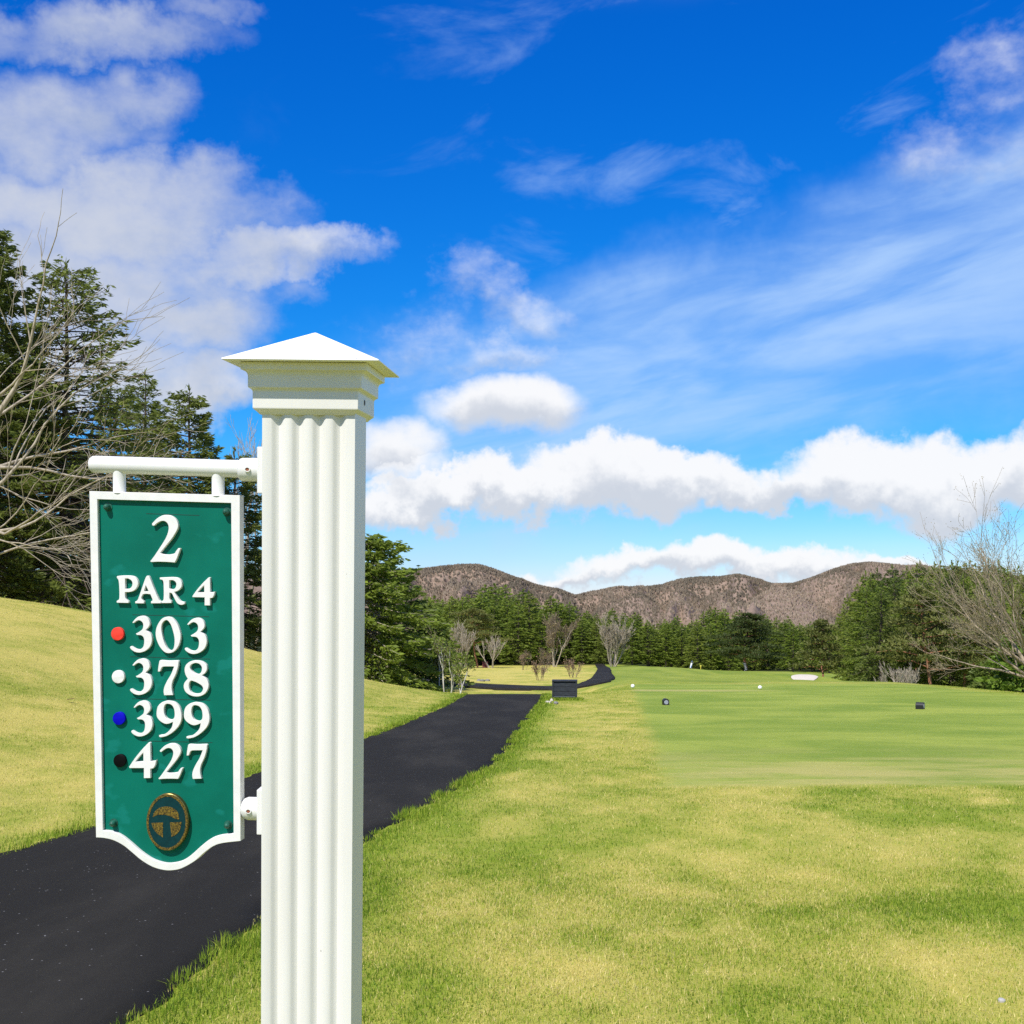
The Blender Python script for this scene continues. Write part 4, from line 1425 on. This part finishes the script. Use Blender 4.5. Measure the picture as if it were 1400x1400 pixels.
crop2 = lambda pts: [(110 + x / 4.515, 900 + y / 4.515) for x, y in pts]
botO = crop2([(75, 1092), (130, 1099), (190, 1117), (250, 1152), (300, 1195), (360, 1248), (430, 1293), (500, 1317), (560, 1322), (620, 1311), (700, 1271), (760, 1222), (820, 1183), (880, 1166), (995, 1158)])
botI = crop2([(119, 1050), (180, 1060), (240, 1090), (300, 1140), (360, 1195), (430, 1245), (500, 1272), (555, 1277), (620, 1265), (680, 1230), (740, 1180), (800, 1137), (860, 1116), (951, 1108)])
def smooth_open(p_, n=4): return [tuple(q) for q in catmull(p_, n)]
outer = [(125.5, 673.6)] + smooth_open(botO) + [(333.7, 677.1)]
inner = [(136.2, 684.3)] + smooth_open(botI) + [(321.5, 687.8)]
FT = 0.0095
mesh_plate('frame', plate([outer, inner], -FT, FT, 0.5), M_FRAME, sign)
pin = inset(inner, -1.5)
mesh_plate('panel', plate([pin], -0.003, 0.0028), M_PANEL, sign)

Z2 = lambda pts: [((x - 125) / 655, (y - 148) / 1002) + tuple(r) for x, y, *r in pts]
c = 'c'
GL = {
    '2': [[(185, 372), (175, 335), (205, 300), (290, 220), (400, 160), (500, 148), (600, 170), (690, 240), (735, 340), (725, 430), (680, 520), (600, 640), (500, 760), (342, 945, c), (400, 970), (500, 980), (580, 972), (650, 955), (690, 900), (735, 845, c), (780, 852, c), (740, 960), (700, 1060), (655, 1150, c), (500, 1138), (300, 1132), (150, 1138), (125, 1120, c), (200, 1030), (320, 860), (440, 680), (500, 560), (528, 460), (530, 390), (510, 330), (460, 285), (390, 275), (320, 300), (260, 340), (220, 374)]],
    '3': [[(345, 138, c), (385, 92), (430, 62), (490, 55), (545, 85), (570, 140), (560, 190), (515, 237, c), (568, 270), (595, 330), (590, 400), (560, 460), (500, 505), (430, 522), (370, 510), (325, 480), (308, 455, c), (320, 438), (345, 450), (390, 475), (440, 478), (480, 450), (495, 390), (490, 335), (460, 303), (402, 297, c), (388, 280, c), (430, 258), (475, 222), (486, 170), (470, 130), (430, 110), (392, 122), (362, 144)]],
    '0': [[(815, 70), (870, 90), (930, 165), (968, 270), (970, 350), (945, 440), (890, 510), (825, 535), (760, 520), (700, 455), (660, 370), (645, 290), (660, 200), (710, 115), (760, 78)],
          [(775, 115), (735, 150), (720, 210), (728, 290), (750, 380), (780, 450), (815, 492), (850, 500), (880, 470), (892, 400), (890, 330), (870, 240), (845, 170), (810, 122)]],
    '7': [[(688, 92, c), (705, 80), (800, 88), (925, 88), (940, 98, c), (930, 170), (900, 265), (862, 340), (845, 400), (845, 460), (860, 530, c), (745, 530, c), (738, 480), (750, 420), (790, 340), (840, 260), (880, 165, c), (800, 163), (735, 165), (712, 185), (695, 225, c), (668, 225, c), (672, 180)]],
    '8': [[(1165, 92), (1240, 105), (1300, 150), (1308, 210), (1280, 260), (1240, 285, c), (1300, 330), (1328, 400), (1315, 470), (1270, 530), (1190, 557), (1100, 545), (1030, 500), (1002, 440), (1010, 380), (1055, 325, c), (1025, 270), (1015, 200), (1040, 140), (1100, 100)],
          [(1160, 125), (1110, 140), (1085, 170), (1095, 210), (1130, 245), (1180, 268), (1220, 258), (1240, 220), (1240, 175), (1210, 138)],
          [(1095, 352), (1070, 390), (1070, 440), (1090, 490), (1130, 515), (1190, 520), (1235, 500), (1255, 460), (1240, 420), (1190, 385), (1140, 362)]],
    '9': [[(800, 50), (880, 70), (940, 130), (965, 210), (965, 300), (930, 380), (860, 450), (780, 500), (700, 518), (672, 512, c), (675, 490), (740, 480), (800, 440), (840, 390), (857, 325, c), (800, 345), (750, 345), (690, 310), (650, 260), (642, 200), (660, 120), (710, 70), (760, 52)],
          [(790, 88), (755, 100), (738, 150), (742, 210), (765, 265), (810, 292), (850, 290), (875, 265), (880, 210), (870, 150), (840, 105)]],
    '4': [[(537, 55, c), (555, 62, c), (555, 297, c), (592, 298), (630, 288, c), (615, 350), (590, 392, c), (550, 395, c), (550, 515, c), (465, 513, c), (467, 383, c), (280, 378, c), (273, 362, c), (350, 255), (440, 150), (500, 90)],
          [(462, 185, c), (462, 300, c), (358, 297, c), (410, 236)]],
    'P': [[(60, 65, c), (120, 58), (220, 58), (290, 75), (330, 130), (325, 190), (290, 240), (230, 265), (160, 268, c), (165, 340), (205, 385, c), (205, 405, c), (52, 400, c), (52, 378, c), (85, 350), (88, 220), (80, 120), (58, 85, c)],
          [(165, 95, c), (210, 98), (250, 125), (260, 165), (245, 205), (210, 225), (163, 225, c)]],
    'A': [[(430, 90), (455, 62), (480, 80), (540, 230), (600, 370), (625, 390, c), (625, 412, c), (495, 412, c), (497, 388, c), (517, 370), (490, 298, c), (430, 292), (392, 298, c), (372, 345), (405, 388, c), (405, 412, c), (292, 410, c), (292, 388, c), (325, 365), (370, 250)],
          [(432, 180, c), (468, 258, c), (408, 258, c)]],
    'R': [[(612, 85, c), (690, 82), (790, 80), (860, 95), (900, 145), (895, 210), (850, 255), (800, 270, c), (830, 320), (880, 385), (935, 400, c), (935, 425), (890, 437), (840, 415), (800, 350), (770, 290), (737, 280, c), (737, 350), (760, 388, c), (760, 412, c), (630, 412, c), (630, 390, c), (657, 365), (662, 250), (655, 130), (612, 108, c)],
          [(737, 120, c), (790, 122), (825, 150), (828, 190), (810, 225), (770, 237), (735, 224, c)]],
}
TEXT = [('2', 208.0, 250.1, 704.5, 769.0), ('P', 160.6, 190.6, 786.2, 823.4), ('A', 186.3, 222.0, 786.6, 824.1), ('R', 220.9, 255.2, 788.6, 826.6), ('4', 265.9, 297.5, 789.1, 827.7),
        ('3', 178.0, 208.8, 840.9, 890.9), ('0', 214.1, 248.9, 842.5, 892.3), ('3', 254.3, 285.4, 844.4, 894.1),
        ('3', 177.1, 208.0, 898.9, 948.7), ('7', 216.6, 245.7, 901.6, 949.8), ('8', 252.4, 287.3, 902.9, 952.7),
        ('3', 178.0, 208.0, 956.5, 1005.6), ('9', 213.8, 248.7, 957.4, 1007.5), ('9', 252.1, 288.0, 960.4, 1010.4),
        ('4', 174.3, 212.5, 1013.9, 1063.2), ('2', 215.2, 249.5, 1016.4, 1065.9), ('7', 255.4, 284.3, 1018.2, 1066.7)]
for (g, x0_, x1_, y0_, y1_) in TEXT:
    loops = [smooth_loop(l) for l in GL[g]]
    allp = np.concatenate([np.array(l) for l in loops])
    mn, mxx = allp.min(0), allp.max(0)
    loops = [[(x0_ + (q[0] - mn[0]) / (mxx[0] - mn[0]) * (x1_ - x0_), y0_ + (q[1] - mn[1]) / (mxx[1] - mn[1]) * (y1_ - y0_)) for q in l] for l in loops]
    nm = 'letter' if g.isalpha() else 'numeral'
    mesh_plate(nm, plate(loops, 0.0026, 0.0092, 0.40, False), M_LET, sign)


def disc_loop(cx, cy, rx, ry, n=40):
    return [(cx + rx * math.cos(2 * math.pi * i / n), cy + ry * math.sin(2 * math.pi * i / n)) for i in range(n)]


for (cx, cy, cc, nm, lab) in ((160.5, 865.0, (0.80, 0.055, 0.035), 'red_dot_paint', 'red tee dot'), (160.5, 923.3, (0.73, 0.72, 0.69), 'white_dot_paint', 'white tee dot'), (160.7, 980.1, (0.002, 0.002, 0.42), 'blue_dot_paint', 'blue tee dot'), (160.8, 1038.0, (0.002, 0.002, 0.002), 'black_dot_paint', 'black tee dot')):
    d_ = mesh_plate('tee_dot', plate([disc_loop(cx, cy, 8.7, 8.9)], 0.0026, 0.0082, 0.5, False), simple(nm, cc, 0.6, 0.05, 80, 0.05, spec=0.12), sign, True)
    d_['label'] = lab
# badge
M_GOLD, t, out = new_mat('worn_gold')
co = t.node('ShaderNodeTexCoord').outputs['Object']
gn_ = t.noise(co, 420.0, 4.0, 0.7)
principled(t, out, t.mix(t.ss(gn_, 0.35, 0.65), (0.010, 0.008, 0.004, 1), (0.23, 0.15, 0.015, 1)), 0.55, 0.2, gn_, 0.6, 0.001, 0.5)
M_TEAL = simple('badge_teal', (0.002, 0.030, 0.034), 0.5, 0.2, 200, 0.05, spec=0.2)
M_BRASS = simple('brass_edge', (0.20, 0.15, 0.05), 0.35, 0.3, 150, 0.2, 0.001, 0.8)
badge = mesh_plate('badge', plate([disc_loop(227.8, 1124.8, 29.6, 39.6, 64)], 0.0026, 0.0115, 0.6, False), M_BRASS, sign, True)
mesh_plate('badge_field', plate([disc_loop(227.8, 1124.8, 27.0, 36.8, 64)], 0.0114, 0.0119, 0.0, False), M_TEAL, badge, True)
mesh_plate('badge_ring', plate([disc_loop(227.8, 1124.8, 28.7, 38.6, 64), disc_loop(227.8, 1124.8, 26.0, 35.6, 64)], 0.0114, 0.0124, 0.0, False), M_GOLD, badge, True)
cb = lambda pts: [(180 + q[0] / 11.67, 1070 + q[1] / 11.67) + tuple(q[2:]) for q in pts]
for shp in ([(325, 545, c), (345, 475), (430, 402), (550, 385), (660, 415), (740, 495), (755, 600, c), (700, 592), (620, 548), (540, 522), (450, 512), (385, 518)],
            [(300, 640, c), (490, 640, c), (484, 885, c), (400, 820), (335, 740)], [(605, 645, c), (795, 645, c), (765, 775), (695, 850), (625, 880, c)]):
    mesh_plate('badge_emblem', plate([smooth_loop(cb(shp), 4)], 0.0118, 0.0124, 0.0, False), M_GOLD, badge)
# bolts
for (bx_, by_) in ((148.8, 694.5), (313.8, 699.8), (149.9, 1123.7), (311.5, 1133.7)):
    b0, b1 = sp(bx_, by_, 0.0026), sp(bx_, by_, 0.0155)
    q = [b0, b0.lerp(b1, 0.12), b0.lerp(b1, 0.13), b0.lerp(b1, 0.6), b0.lerp(b1, 0.85), b1]
    MB().tube(q, [0.0072, 0.0072, 0.0052, 0.0052, 0.0040, 0.0016], 14).build('bolt', M_BOLT, sign, smooth=True)
# thin score lines between the rows of lettering
M_SCORE = simple('score_line', (0.003, 0.045, 0.030), 0.6, 0.2, 80, 0.05)
for (xa, ya, xb, yb) in ((201, 702.5, 275, 704.5), (180, 839.2, 287, 843.0), (176, 896.0, 288, 901.4), (178, 953.6, 288, 958.2), (190, 1011.8, 290, 1017.4)):
    mesh_plate('score_line', plate([[(xa, ya), (xb, yb), (xb, yb + 0.75), (xa, ya + 0.75)]], 0.0027, 0.0031, 0.0, False), M_SCORE, sign)

# hanger bar with drop tubes (belongs to the sign)
def spt(px, py, w=0.0): return sp(px, py, w)
ba, bb = spt(123.8, 637.6), spt(334.0, 641.0)
dv = (bb - ba).normalized()
r_ = 0.0142
MB().tube([ba, ba + dv * 0.0015, ba + dv * 0.005, ba + dv * 0.010, bb + dv * 0.004], [r_ * 0.45, r_ * 0.78, r_ * 0.96, r_, r_], 24).build('hanger_bar', M_TUBE, sign, smooth=True)
for (xa, ya, yb) in ((163.7, 640, 675.5), (300.8, 642, 678.0)):
    MB().tube([spt(xa, ya), spt(xa, ya + 12), spt(xa, yb - 1.5), spt(xa, yb)], [0.0108, 0.0104, 0.0104, 0.0116], 18).build('drop_tube', M_TUBE, sign, smooth=True)

# sockets and plates on the post: built in world space on the post's left face, then parented
bpy.context.view_layer.update()
MS, MP = sign.matrix_world.copy(), post.matrix_world.copy()
inv = MP.inverted()


def socket(py, x_end, ball):
    """bracket on the post's left face that takes the bar (or the lower edge of the frame)"""
    a = inv @ (MS @ sp(x_end, py, 0.0))
    zt = a.z
    pl = MB().box((-h - 0.0050, a.y, zt - 0.001), (0.0104, 0.046, 0.075)).build('bracket_plate', M_TUBE, post, bevel=0.0018, seg=3)
    e = Vector((-h - 0.004, a.y, zt))
    r2 = 0.0192
    d_ = (a - e).normalized()
    L_ = (a - e).length
    if ball:
        pts = [e, a - d_ * 0.012, a - d_ * 0.005, a - d_ * 0.0015, a + d_ * 0.0008]
        rs = [r2, r2, r2 * 0.86, r2 * 0.62, r2 * 0.35]
    else:
        pts = [e, a - d_ * 0.006, a - d_ * 0.0015, a]
        rs = [r2, r2, r2 * 0.93, r2 * 0.80]
    so_ = MB().tube(pts, rs, 26).build('bracket_socket', M_TUBE, post, smooth=True)
    mid = e.lerp(a, 0.56)
    fy = mid + Vector((0, -r2 - 0.0004, 0.0))
    m = MB()
    n = 16
    ringo = [fy + Vector((math.cos(2 * math.pi * i / n) * 0.0050, -0.0018, math.sin(2 * math.pi * i / n) * 0.0042)) for i in range(n)]
    ringi = [fy + Vector((math.cos(2 * math.pi * i / n) * 0.0034, -0.0018, math.sin(2 * math.pi * i / n) * 0.0027)) for i in range(n)]
    ringb = [q + Vector((0, 0.006, 0)) for q in ringo]
    m.add(ringo + ringi + ringb, [(i, (i + 1) % n, n + (i + 1) % n, n + i) for i in range(n)] + [(i, (i + 1) % n, 2 * n + (i + 1) % n, 2 * n + i) for i in range(n)])
    m.build('set_screw_boss', M_TUBE, so_)
    MB().tube([fy + Vector((0, -0.0006, 0)), fy + Vector((0, 0.003, 0))], 0.0035, 12).build('set_screw_bore', M_RUSTY, so_)


socket(642.0, 331.0, False)
socket(1112.0, 329.5, True)

# ------------------------------------------------------------------ black box beside the path
M_BLACK, t, out = new_mat('black_stained_wood')
co = t.node('ShaderNodeTexCoord').outputs['Object']
n = t.noise(t.v('MULTIPLY', co, (1.2, 8, 8)), 6.0, 5.0, 0.6)
principled(t, out, t.mix(t.ss(n, 0.3, 0.75), (0.010, 0.012, 0.016, 1), (0.034, 0.040, 0.050, 1)), 0.65, 0, n, 0.3, 0.004, 0.4)
YB = 35.5
bx0, bx1 = at(754.5, YB), at(789.5, YB)
bw_, bh_, bd_ = bx1 - bx0, 0.56, 0.46
bxo = empty('wooden_box', ((bx0 + bx1) / 2, YB, tz((bx0 + bx1) / 2, YB) - 0.02), (0, 0, rad(-3)))
tag(bxo, 'low black wooden box with lid standing on the grass beside the path', 'box')
MB().box((0, bd_ / 2, 0.265), (bw_ - 0.06, bd_ - 0.05, 0.49)).build('body', M_BLACK, bxo)
for i in range(4):
    MB().box((0, 0.012, 0.070 + i * 0.124), (bw_ - 0.03, 0.024, 0.116)).build('plank', M_BLACK, bxo, bevel=0.004)
    for sgn in (-1, 1):
        MB().box((sgn * (bw_ / 2 - 0.022), bd_ / 2, 0.070 + i * 0.124), (0.022, bd_ - 0.05, 0.116)).build('plank', M_BLACK, bxo, bevel=0.004)
for sgn in (-1, 1):
    MB().box((sgn * (bw_ / 2 - 0.028), -0.006, 0.262), (0.045, 0.026, 0.524)).build('corner_post', M_BLACK, bxo, bevel=0.003)
MB().box((0, bd_ / 2 - 0.02, 0.542), (bw_ - 0.004, bd_ + 0.03, 0.036)).build('lid', M_BLACK, bxo, bevel=0.006)
MB().box((0, -0.008, 0.118), (bw_ - 0.12, 0.02, 0.018)).build('rail', simple('grey_rail', (0.10, 0.11, 0.13), 0.5), bxo)
# grass tufts at the box foot
n = 900
xx = rng.uniform(bx0 - 0.1, bx1 + 0.15, n)
yb = YB - np.abs(rng.normal(0.03, 0.07, n))
V, T, A = blades(xx, yb, 0.10 * rng.uniform(0.4, 1.2, n), np.full(n, 0.006), 0.35 + rng.normal(0, 0.15, n), 0.4, 3)
tag(link('grass_tuft', np_mesh('grass_tuft', V, [T], False, {'tint': ('FACE', A)}), M_GRASS), 'unmown grass along the foot of the black box', 'grass', kind='stuff')

# ------------------------------------------------------------------ tee markers
M_MBLK = simple('black_marker_paint', (0.012, 0.012, 0.013), 0.45, 0.3, 60)
M_MGREY = simple('grey_marker_face', (0.30, 0.31, 0.36), 0.5, 0.3, 60)
M_BALL = simple('white_ball_paint', (0.82, 0.82, 0.80), 0.4, 0.03, 60)


def log_marker(px, py, ang_, label):
    Y = 2700.0 / (py - HZ - 46)
    x = at(px, Y)
    o = empty('tee_marker', (x, Y, tz(x, Y) + 0.001), (0, 0, ang_))
    tag(o, label, 'tee marker', 'black tee markers')
    R_ = 0.078
    prof = [(-R_ * 0.95, 0.0)] + [(R_ * math.cos(a_), R_ * 1.05 + R_ * math.sin(a_)) for a_ in np.linspace(math.pi, 0, 15)] + [(R_ * 0.95, 0.0)]
    n_ = len(prof)
    vs = [(q[0], -0.09, q[1]) for q in prof] + [(q[0], 0.09, q[1]) for q in prof]
    m = MB()
    m.add(vs, [(i, (i + 1) % n_, n_ + (i + 1) % n_, n_ + i) for i in range(n_)] + [tuple(range(n_)), tuple(range(2 * n_ - 1, n_ - 1, -1))])
    m.build('body', M_MBLK, o, bevel=0.006)
    MB().tube([(0, -0.088, 0.072), (0, -0.0935, 0.072)], 0.052, 20).build('end_plate', M_MGREY, o)
    MB().tube([(0, 0, -0.08), (0, 0, 0.01)], 0.008, 8).build('spike', M_MGREY, o)


log_marker(910, 963.5, rad(4), 'black half-round tee marker facing the camera, left one on the tee')
log_marker(1258, 969.0, rad(58), 'black half-round tee marker turned sideways, right one on the tee')


def ball_marker(px, py, label):
    Y = 2700.0 / (py - HZ - 46)
    x = at(px, Y)
    o = empty('ball_marker', (x, Y, tz(x, Y)))
    tag(o, label, 'tee marker', 'white tee markers')
    R_ = 0.068
    pts = [(0, 0, 0.004 + R_ - R_ * math.cos(a_)) for a_ in np.linspace(0.05, math.pi - 0.05, 13)]
    rs = [R_ * math.sin(a_) for a_ in np.linspace(0.05, math.pi - 0.05, 13)]
    MB().tube(pts, rs, 20).build('ball', M_BALL, o, smooth=True)
    MB().tube([(0, 0, -0.09), (0, 0, 0.012)], 0.009, 8).build('spike', M_MGREY, o)


ball_marker(865, 940.6, 'white ball tee marker at the far left of the tee')
ball_marker(1039, 942.6, 'white ball tee marker at the far middle of the tee')

# ------------------------------------------------------------------ bunker
M_SAND = simple('white_sand', (0.62, 0.55, 0.44), 0.95, 0.08, 6.0, 0.3, 0.02)
nb_, na_ = 40, 8
cxb, cyb = at(1100, 87), 87.0
vs, fs = [(cxb, cyb, tz(cxb, cyb) + 0.07)], []
for r in range(1, na_ + 1):
    for i in range(nb_):
        a_ = 2 * math.pi * i / nb_
        q = r / na_ * (1 + 0.06 * math.sin(2 * a_ + 1) + 0.05 * math.sin(3 * a_))
        y = cyb + math.sin(a_) * 4.6 * q
        x = at(1100, y) + math.cos(a_) * 0.85 * q
        vs.append((x, y, tz(x, y) + (0.07 if r < na_ else 0.03)))
for i in range(nb_):
    fs.append((0, 1 + i, 1 + (i + 1) % nb_))
for r in range(na_ - 1):
    for i in range(nb_):
        a_, b_ = 1 + r * nb_, 1 + (r + 1) * nb_
        fs.append((a_ + i, b_ + i, b_ + (i + 1) % nb_, a_ + (i + 1) % nb_))
MBk = MB()
MBk.add(vs, fs)
tag(MBk.build('bunker', M_SAND, smooth=True), 'white sand bunker cut into the rise beyond the tee', 'bunker', kind='structure')

# ------------------------------------------------------------------ golf bags on trolleys, far down the fairway
def trolley(px, Y, bagc, topc, label, rz, scl=1.0):
    x = at(px, Y)
    o = empty('golf_trolley', (x, Y, tz(x, Y)), (0, 0, rz))
    o.scale = (scl,) * 3
    tag(o, label, 'golf trolley', 'golf trolleys on the fairway')
    mb_, mt_ = simple('bag_cloth', bagc, 0.7, 0.15, 12), simple('bag_top', topc, 0.7, 0.15, 12)
    d_ = Vector((0.25, 0, 0.97)).normalized()
    b0_ = Vector((-0.12, 0, 0.18))
    bag = MB().tube([b0_, b0_ + d_ * 0.06, b0_ + d_ * 0.45, b0_ + d_ * 0.82, b0_ + d_ * 0.86], [0.12, 0.15, 0.14, 0.155, 0.15], 16).build('bag', mb_, o, smooth=True)
    MB().tube([b0_ + d_ * 0.10 + Vector((0, -0.13, 0)), b0_ + d_ * 0.42 + Vector((0, -0.13, 0))], [0.09, 0.08], 10).build('pocket', mt_, bag)
    for k_ in range(6):
        a_ = k_ * 1.05
        p0 = b0_ + d_ * 0.8 + Vector((math.cos(a_) * 0.07, math.sin(a_) * 0.07, 0))
        p1 = p0 + d_ * (0.28 + 0.04 * (k_ % 3))
        MB().tube([p0, p1], 0.008, 6).build('club', M_MGREY, o)
        MB().tube([p1 - d_ * 0.02, p1 + d_ * 0.03, p1 + d_ * 0.08], [0.03, 0.045, 0.02], 8).build('head_cover', mt_, o)
    for sgn in (-1, 1):
        wh = MB().tube([(-0.1, sgn * 0.28 - 0.025, 0.14), (-0.1, sgn * 0.28 + 0.025, 0.14)], 0.14, 18).build('wheel', M_MBLK, o)
        MB().tube([(-0.1, sgn * 0.28 - 0.03, 0.14), (-0.1, sgn * 0.28 + 0.03, 0.14)], 0.05, 10).build('hub', M_MGREY, wh)
    MB().tube([(-0.1, -0.28, 0.14), (-0.1, 0.28, 0.14)], 0.014, 8).build('axle', M_MGREY, o)
    MB().tube([(-0.14, 0, 0.12), (0.0, 0, 0.75), (0.35, 0, 1.05), (0.5, 0, 1.06)], 0.016, 8).build('handle', M_MGREY, o)


trolley(945, 160, (0.75, 0.78, 0.85), (0.10, 0.16, 0.35), 'white and blue golf bag on a trolley in front of the far wood', 0.4, 0.72)
trolley(1019, 165, (0.32, 0.30, 0.30), (0.45, 0.10, 0.10), 'grey golf bag with red pocket on a trolley under the layered pine', 2.4)
xq, Yq = at(958, 162), 162.0
o = empty('marker_post', (xq, Yq, tz(xq, Yq)))
tag(o, 'short yellow marker post beside the white golf bag', 'post')
MB().tube([(0, 0, -0.1), (0, 0, 0.42), (0, 0, 0.45)], [0.04, 0.04, 0.03], 10).build('stake', simple('yellow_paint', (0.65, 0.55, 0.06), 0.5), o)
MB().box((0, 0, 0.50), (0.20, 0.03, 0.12)).build('plate', simple('yellow_plate', (0.70, 0.62, 0.10), 0.5), o, bevel=0.01)

# maroon cabinet at the foot of the far wood
xq, Yq = at(663, 170), 170.0
o = empty('cabinet', (xq, Yq, tz(xq, Yq) - 0.02))
tag(o, 'small maroon cabinet at the foot of the far pine', 'cabinet')
mm = simple('maroon_paint', (0.13, 0.028, 0.032), 0.6)
MB().box((0, 0, 0.36), (0.66, 0.4, 0.72)).build('body', mm, o, bevel=0.02)
MB().box((0, 0, 0.75), (0.78, 0.5, 0.07)).build('roof', mm, o, bevel=0.02)
MB().box((0, -0.212, 0.36), (0.5, 0.02, 0.56)).build('door', mm, o, bevel=0.008)

# ------------------------------------------------------------------ stones, pebble, leaf
M_STONE = simple('pale_stone', (0.48, 0.43, 0.36), 0.9, 0.2, 8.0, 0.5, 0.02)
M_STONEG = simple('grey_stone', (0.20, 0.19, 0.18), 0.9, 0.3, 8.0, 0.5, 0.02)


def stone(seed, x, y, s, mat, label, name='stone'):
    bm_ = bmesh.new()
    bmesh.ops.create_icosphere(bm_, subdivisions=3, radius=1.0)
    q = random.Random(seed)
    ph = [q.uniform(0, 6.28) for _ in range(6)]
    for v_ in bm_.verts:
        c_ = v_.co
        k_ = 1 + 0.16 * math.sin(2.3 * c_.x + ph[0]) + 0.13 * math.sin(3.1 * c_.y + ph[1]) + 0.10 * math.sin(4.0 * c_.z + ph[2]) + 0.05 * math.sin(9 * c_.x + 7 * c_.y + ph[3])
        v_.co = Vector((c_.x * s[0] * k_, c_.y * s[1] * k_, max(c_.z, -0.45) * s[2] * k_))
    for f_ in bm_.faces: f_.smooth = True
    me_ = bpy.data.meshes.new(name)
    bm_.to_mesh(me_)
    bm_.free()
    o_ = link(name, me_, mat)
    o_.location = (x, y, tz(x, y) + s[2] * 0.28)
    o_.rotation_euler = (0, 0, q.uniform(0, 3))
    tag(o_, label, 'stone')


stone(1, 0.95, 34.0, (0.15, 0.06, 0.035), M_STONE, 'long pale stone at the path edge near the black box')
stone(2, 1.12, 33.2, (0.06, 0.055, 0.06), M_STONEG, 'dark stone beside the long pale stone at the path edge')
stone(3, 1.05, 35.0, (0.05, 0.05, 0.05), M_STONE, 'upright pale stone behind the long one at the path edge')
for i, (px, Y, lab) in enumerate(((654, 93, 'left grey rock on the slope above the far path'), (660, 92, 'middle grey rock on the slope above the far path'), (667, 93.5, 'right grey rock on the slope above the far path'))):
    x = at(px, Y)
    stone(10 + i, x, Y, (0.20, 0.16, 0.11), M_STONEG, lab, 'rock')
Yp = 2700 / (1371 - HZ - 46)
stone(20, at(1370, Yp), Yp, (0.017, 0.014, 0.013), simple('light_pebble', (0.40, 0.385, 0.37), 0.8), 'tiny light pebble lying in the grass at the lower right', 'pebble')

M_LEAF = simple('dead_leaf', (0.16, 0.075, 0.03), 0.8, 0.3, 60)
Yl = 15.0
xl = at(96, Yl)
for it in range(60):
    yrow_ = HZ - (tz(xl, Yl) - EYE) / Yl * F
    if yrow_ < 961: break
    Yl += 0.2
    xl = at(96, Yl)
m = MB()
pts = [(-0.06, 0, 0.0), (-0.03, -0.028, 0.012), (0.01, -0.034, 0.02), (0.07, 0, 0.03), (0.01, 0.034, 0.024), (-0.03, 0.028, 0.016)]
m.add([(q[0], q[1], q[2] + 0.004) for q in pts] + [(q[0], q[1], q[2]) for q in pts], [(0, 1, 2, 3, 4, 5), (11, 10, 9, 8, 7, 6)] + [(i, (i + 1) % 6, 6 + (i + 1) % 6, 6 + i) for i in range(6)])
lf = m.build('dead_leaf', M_LEAF)
lf.location = (xl, Yl, tz(xl, Yl) + 0.03)
tag(lf, 'single brown dead leaf lying on the dry grass bank', 'leaf')
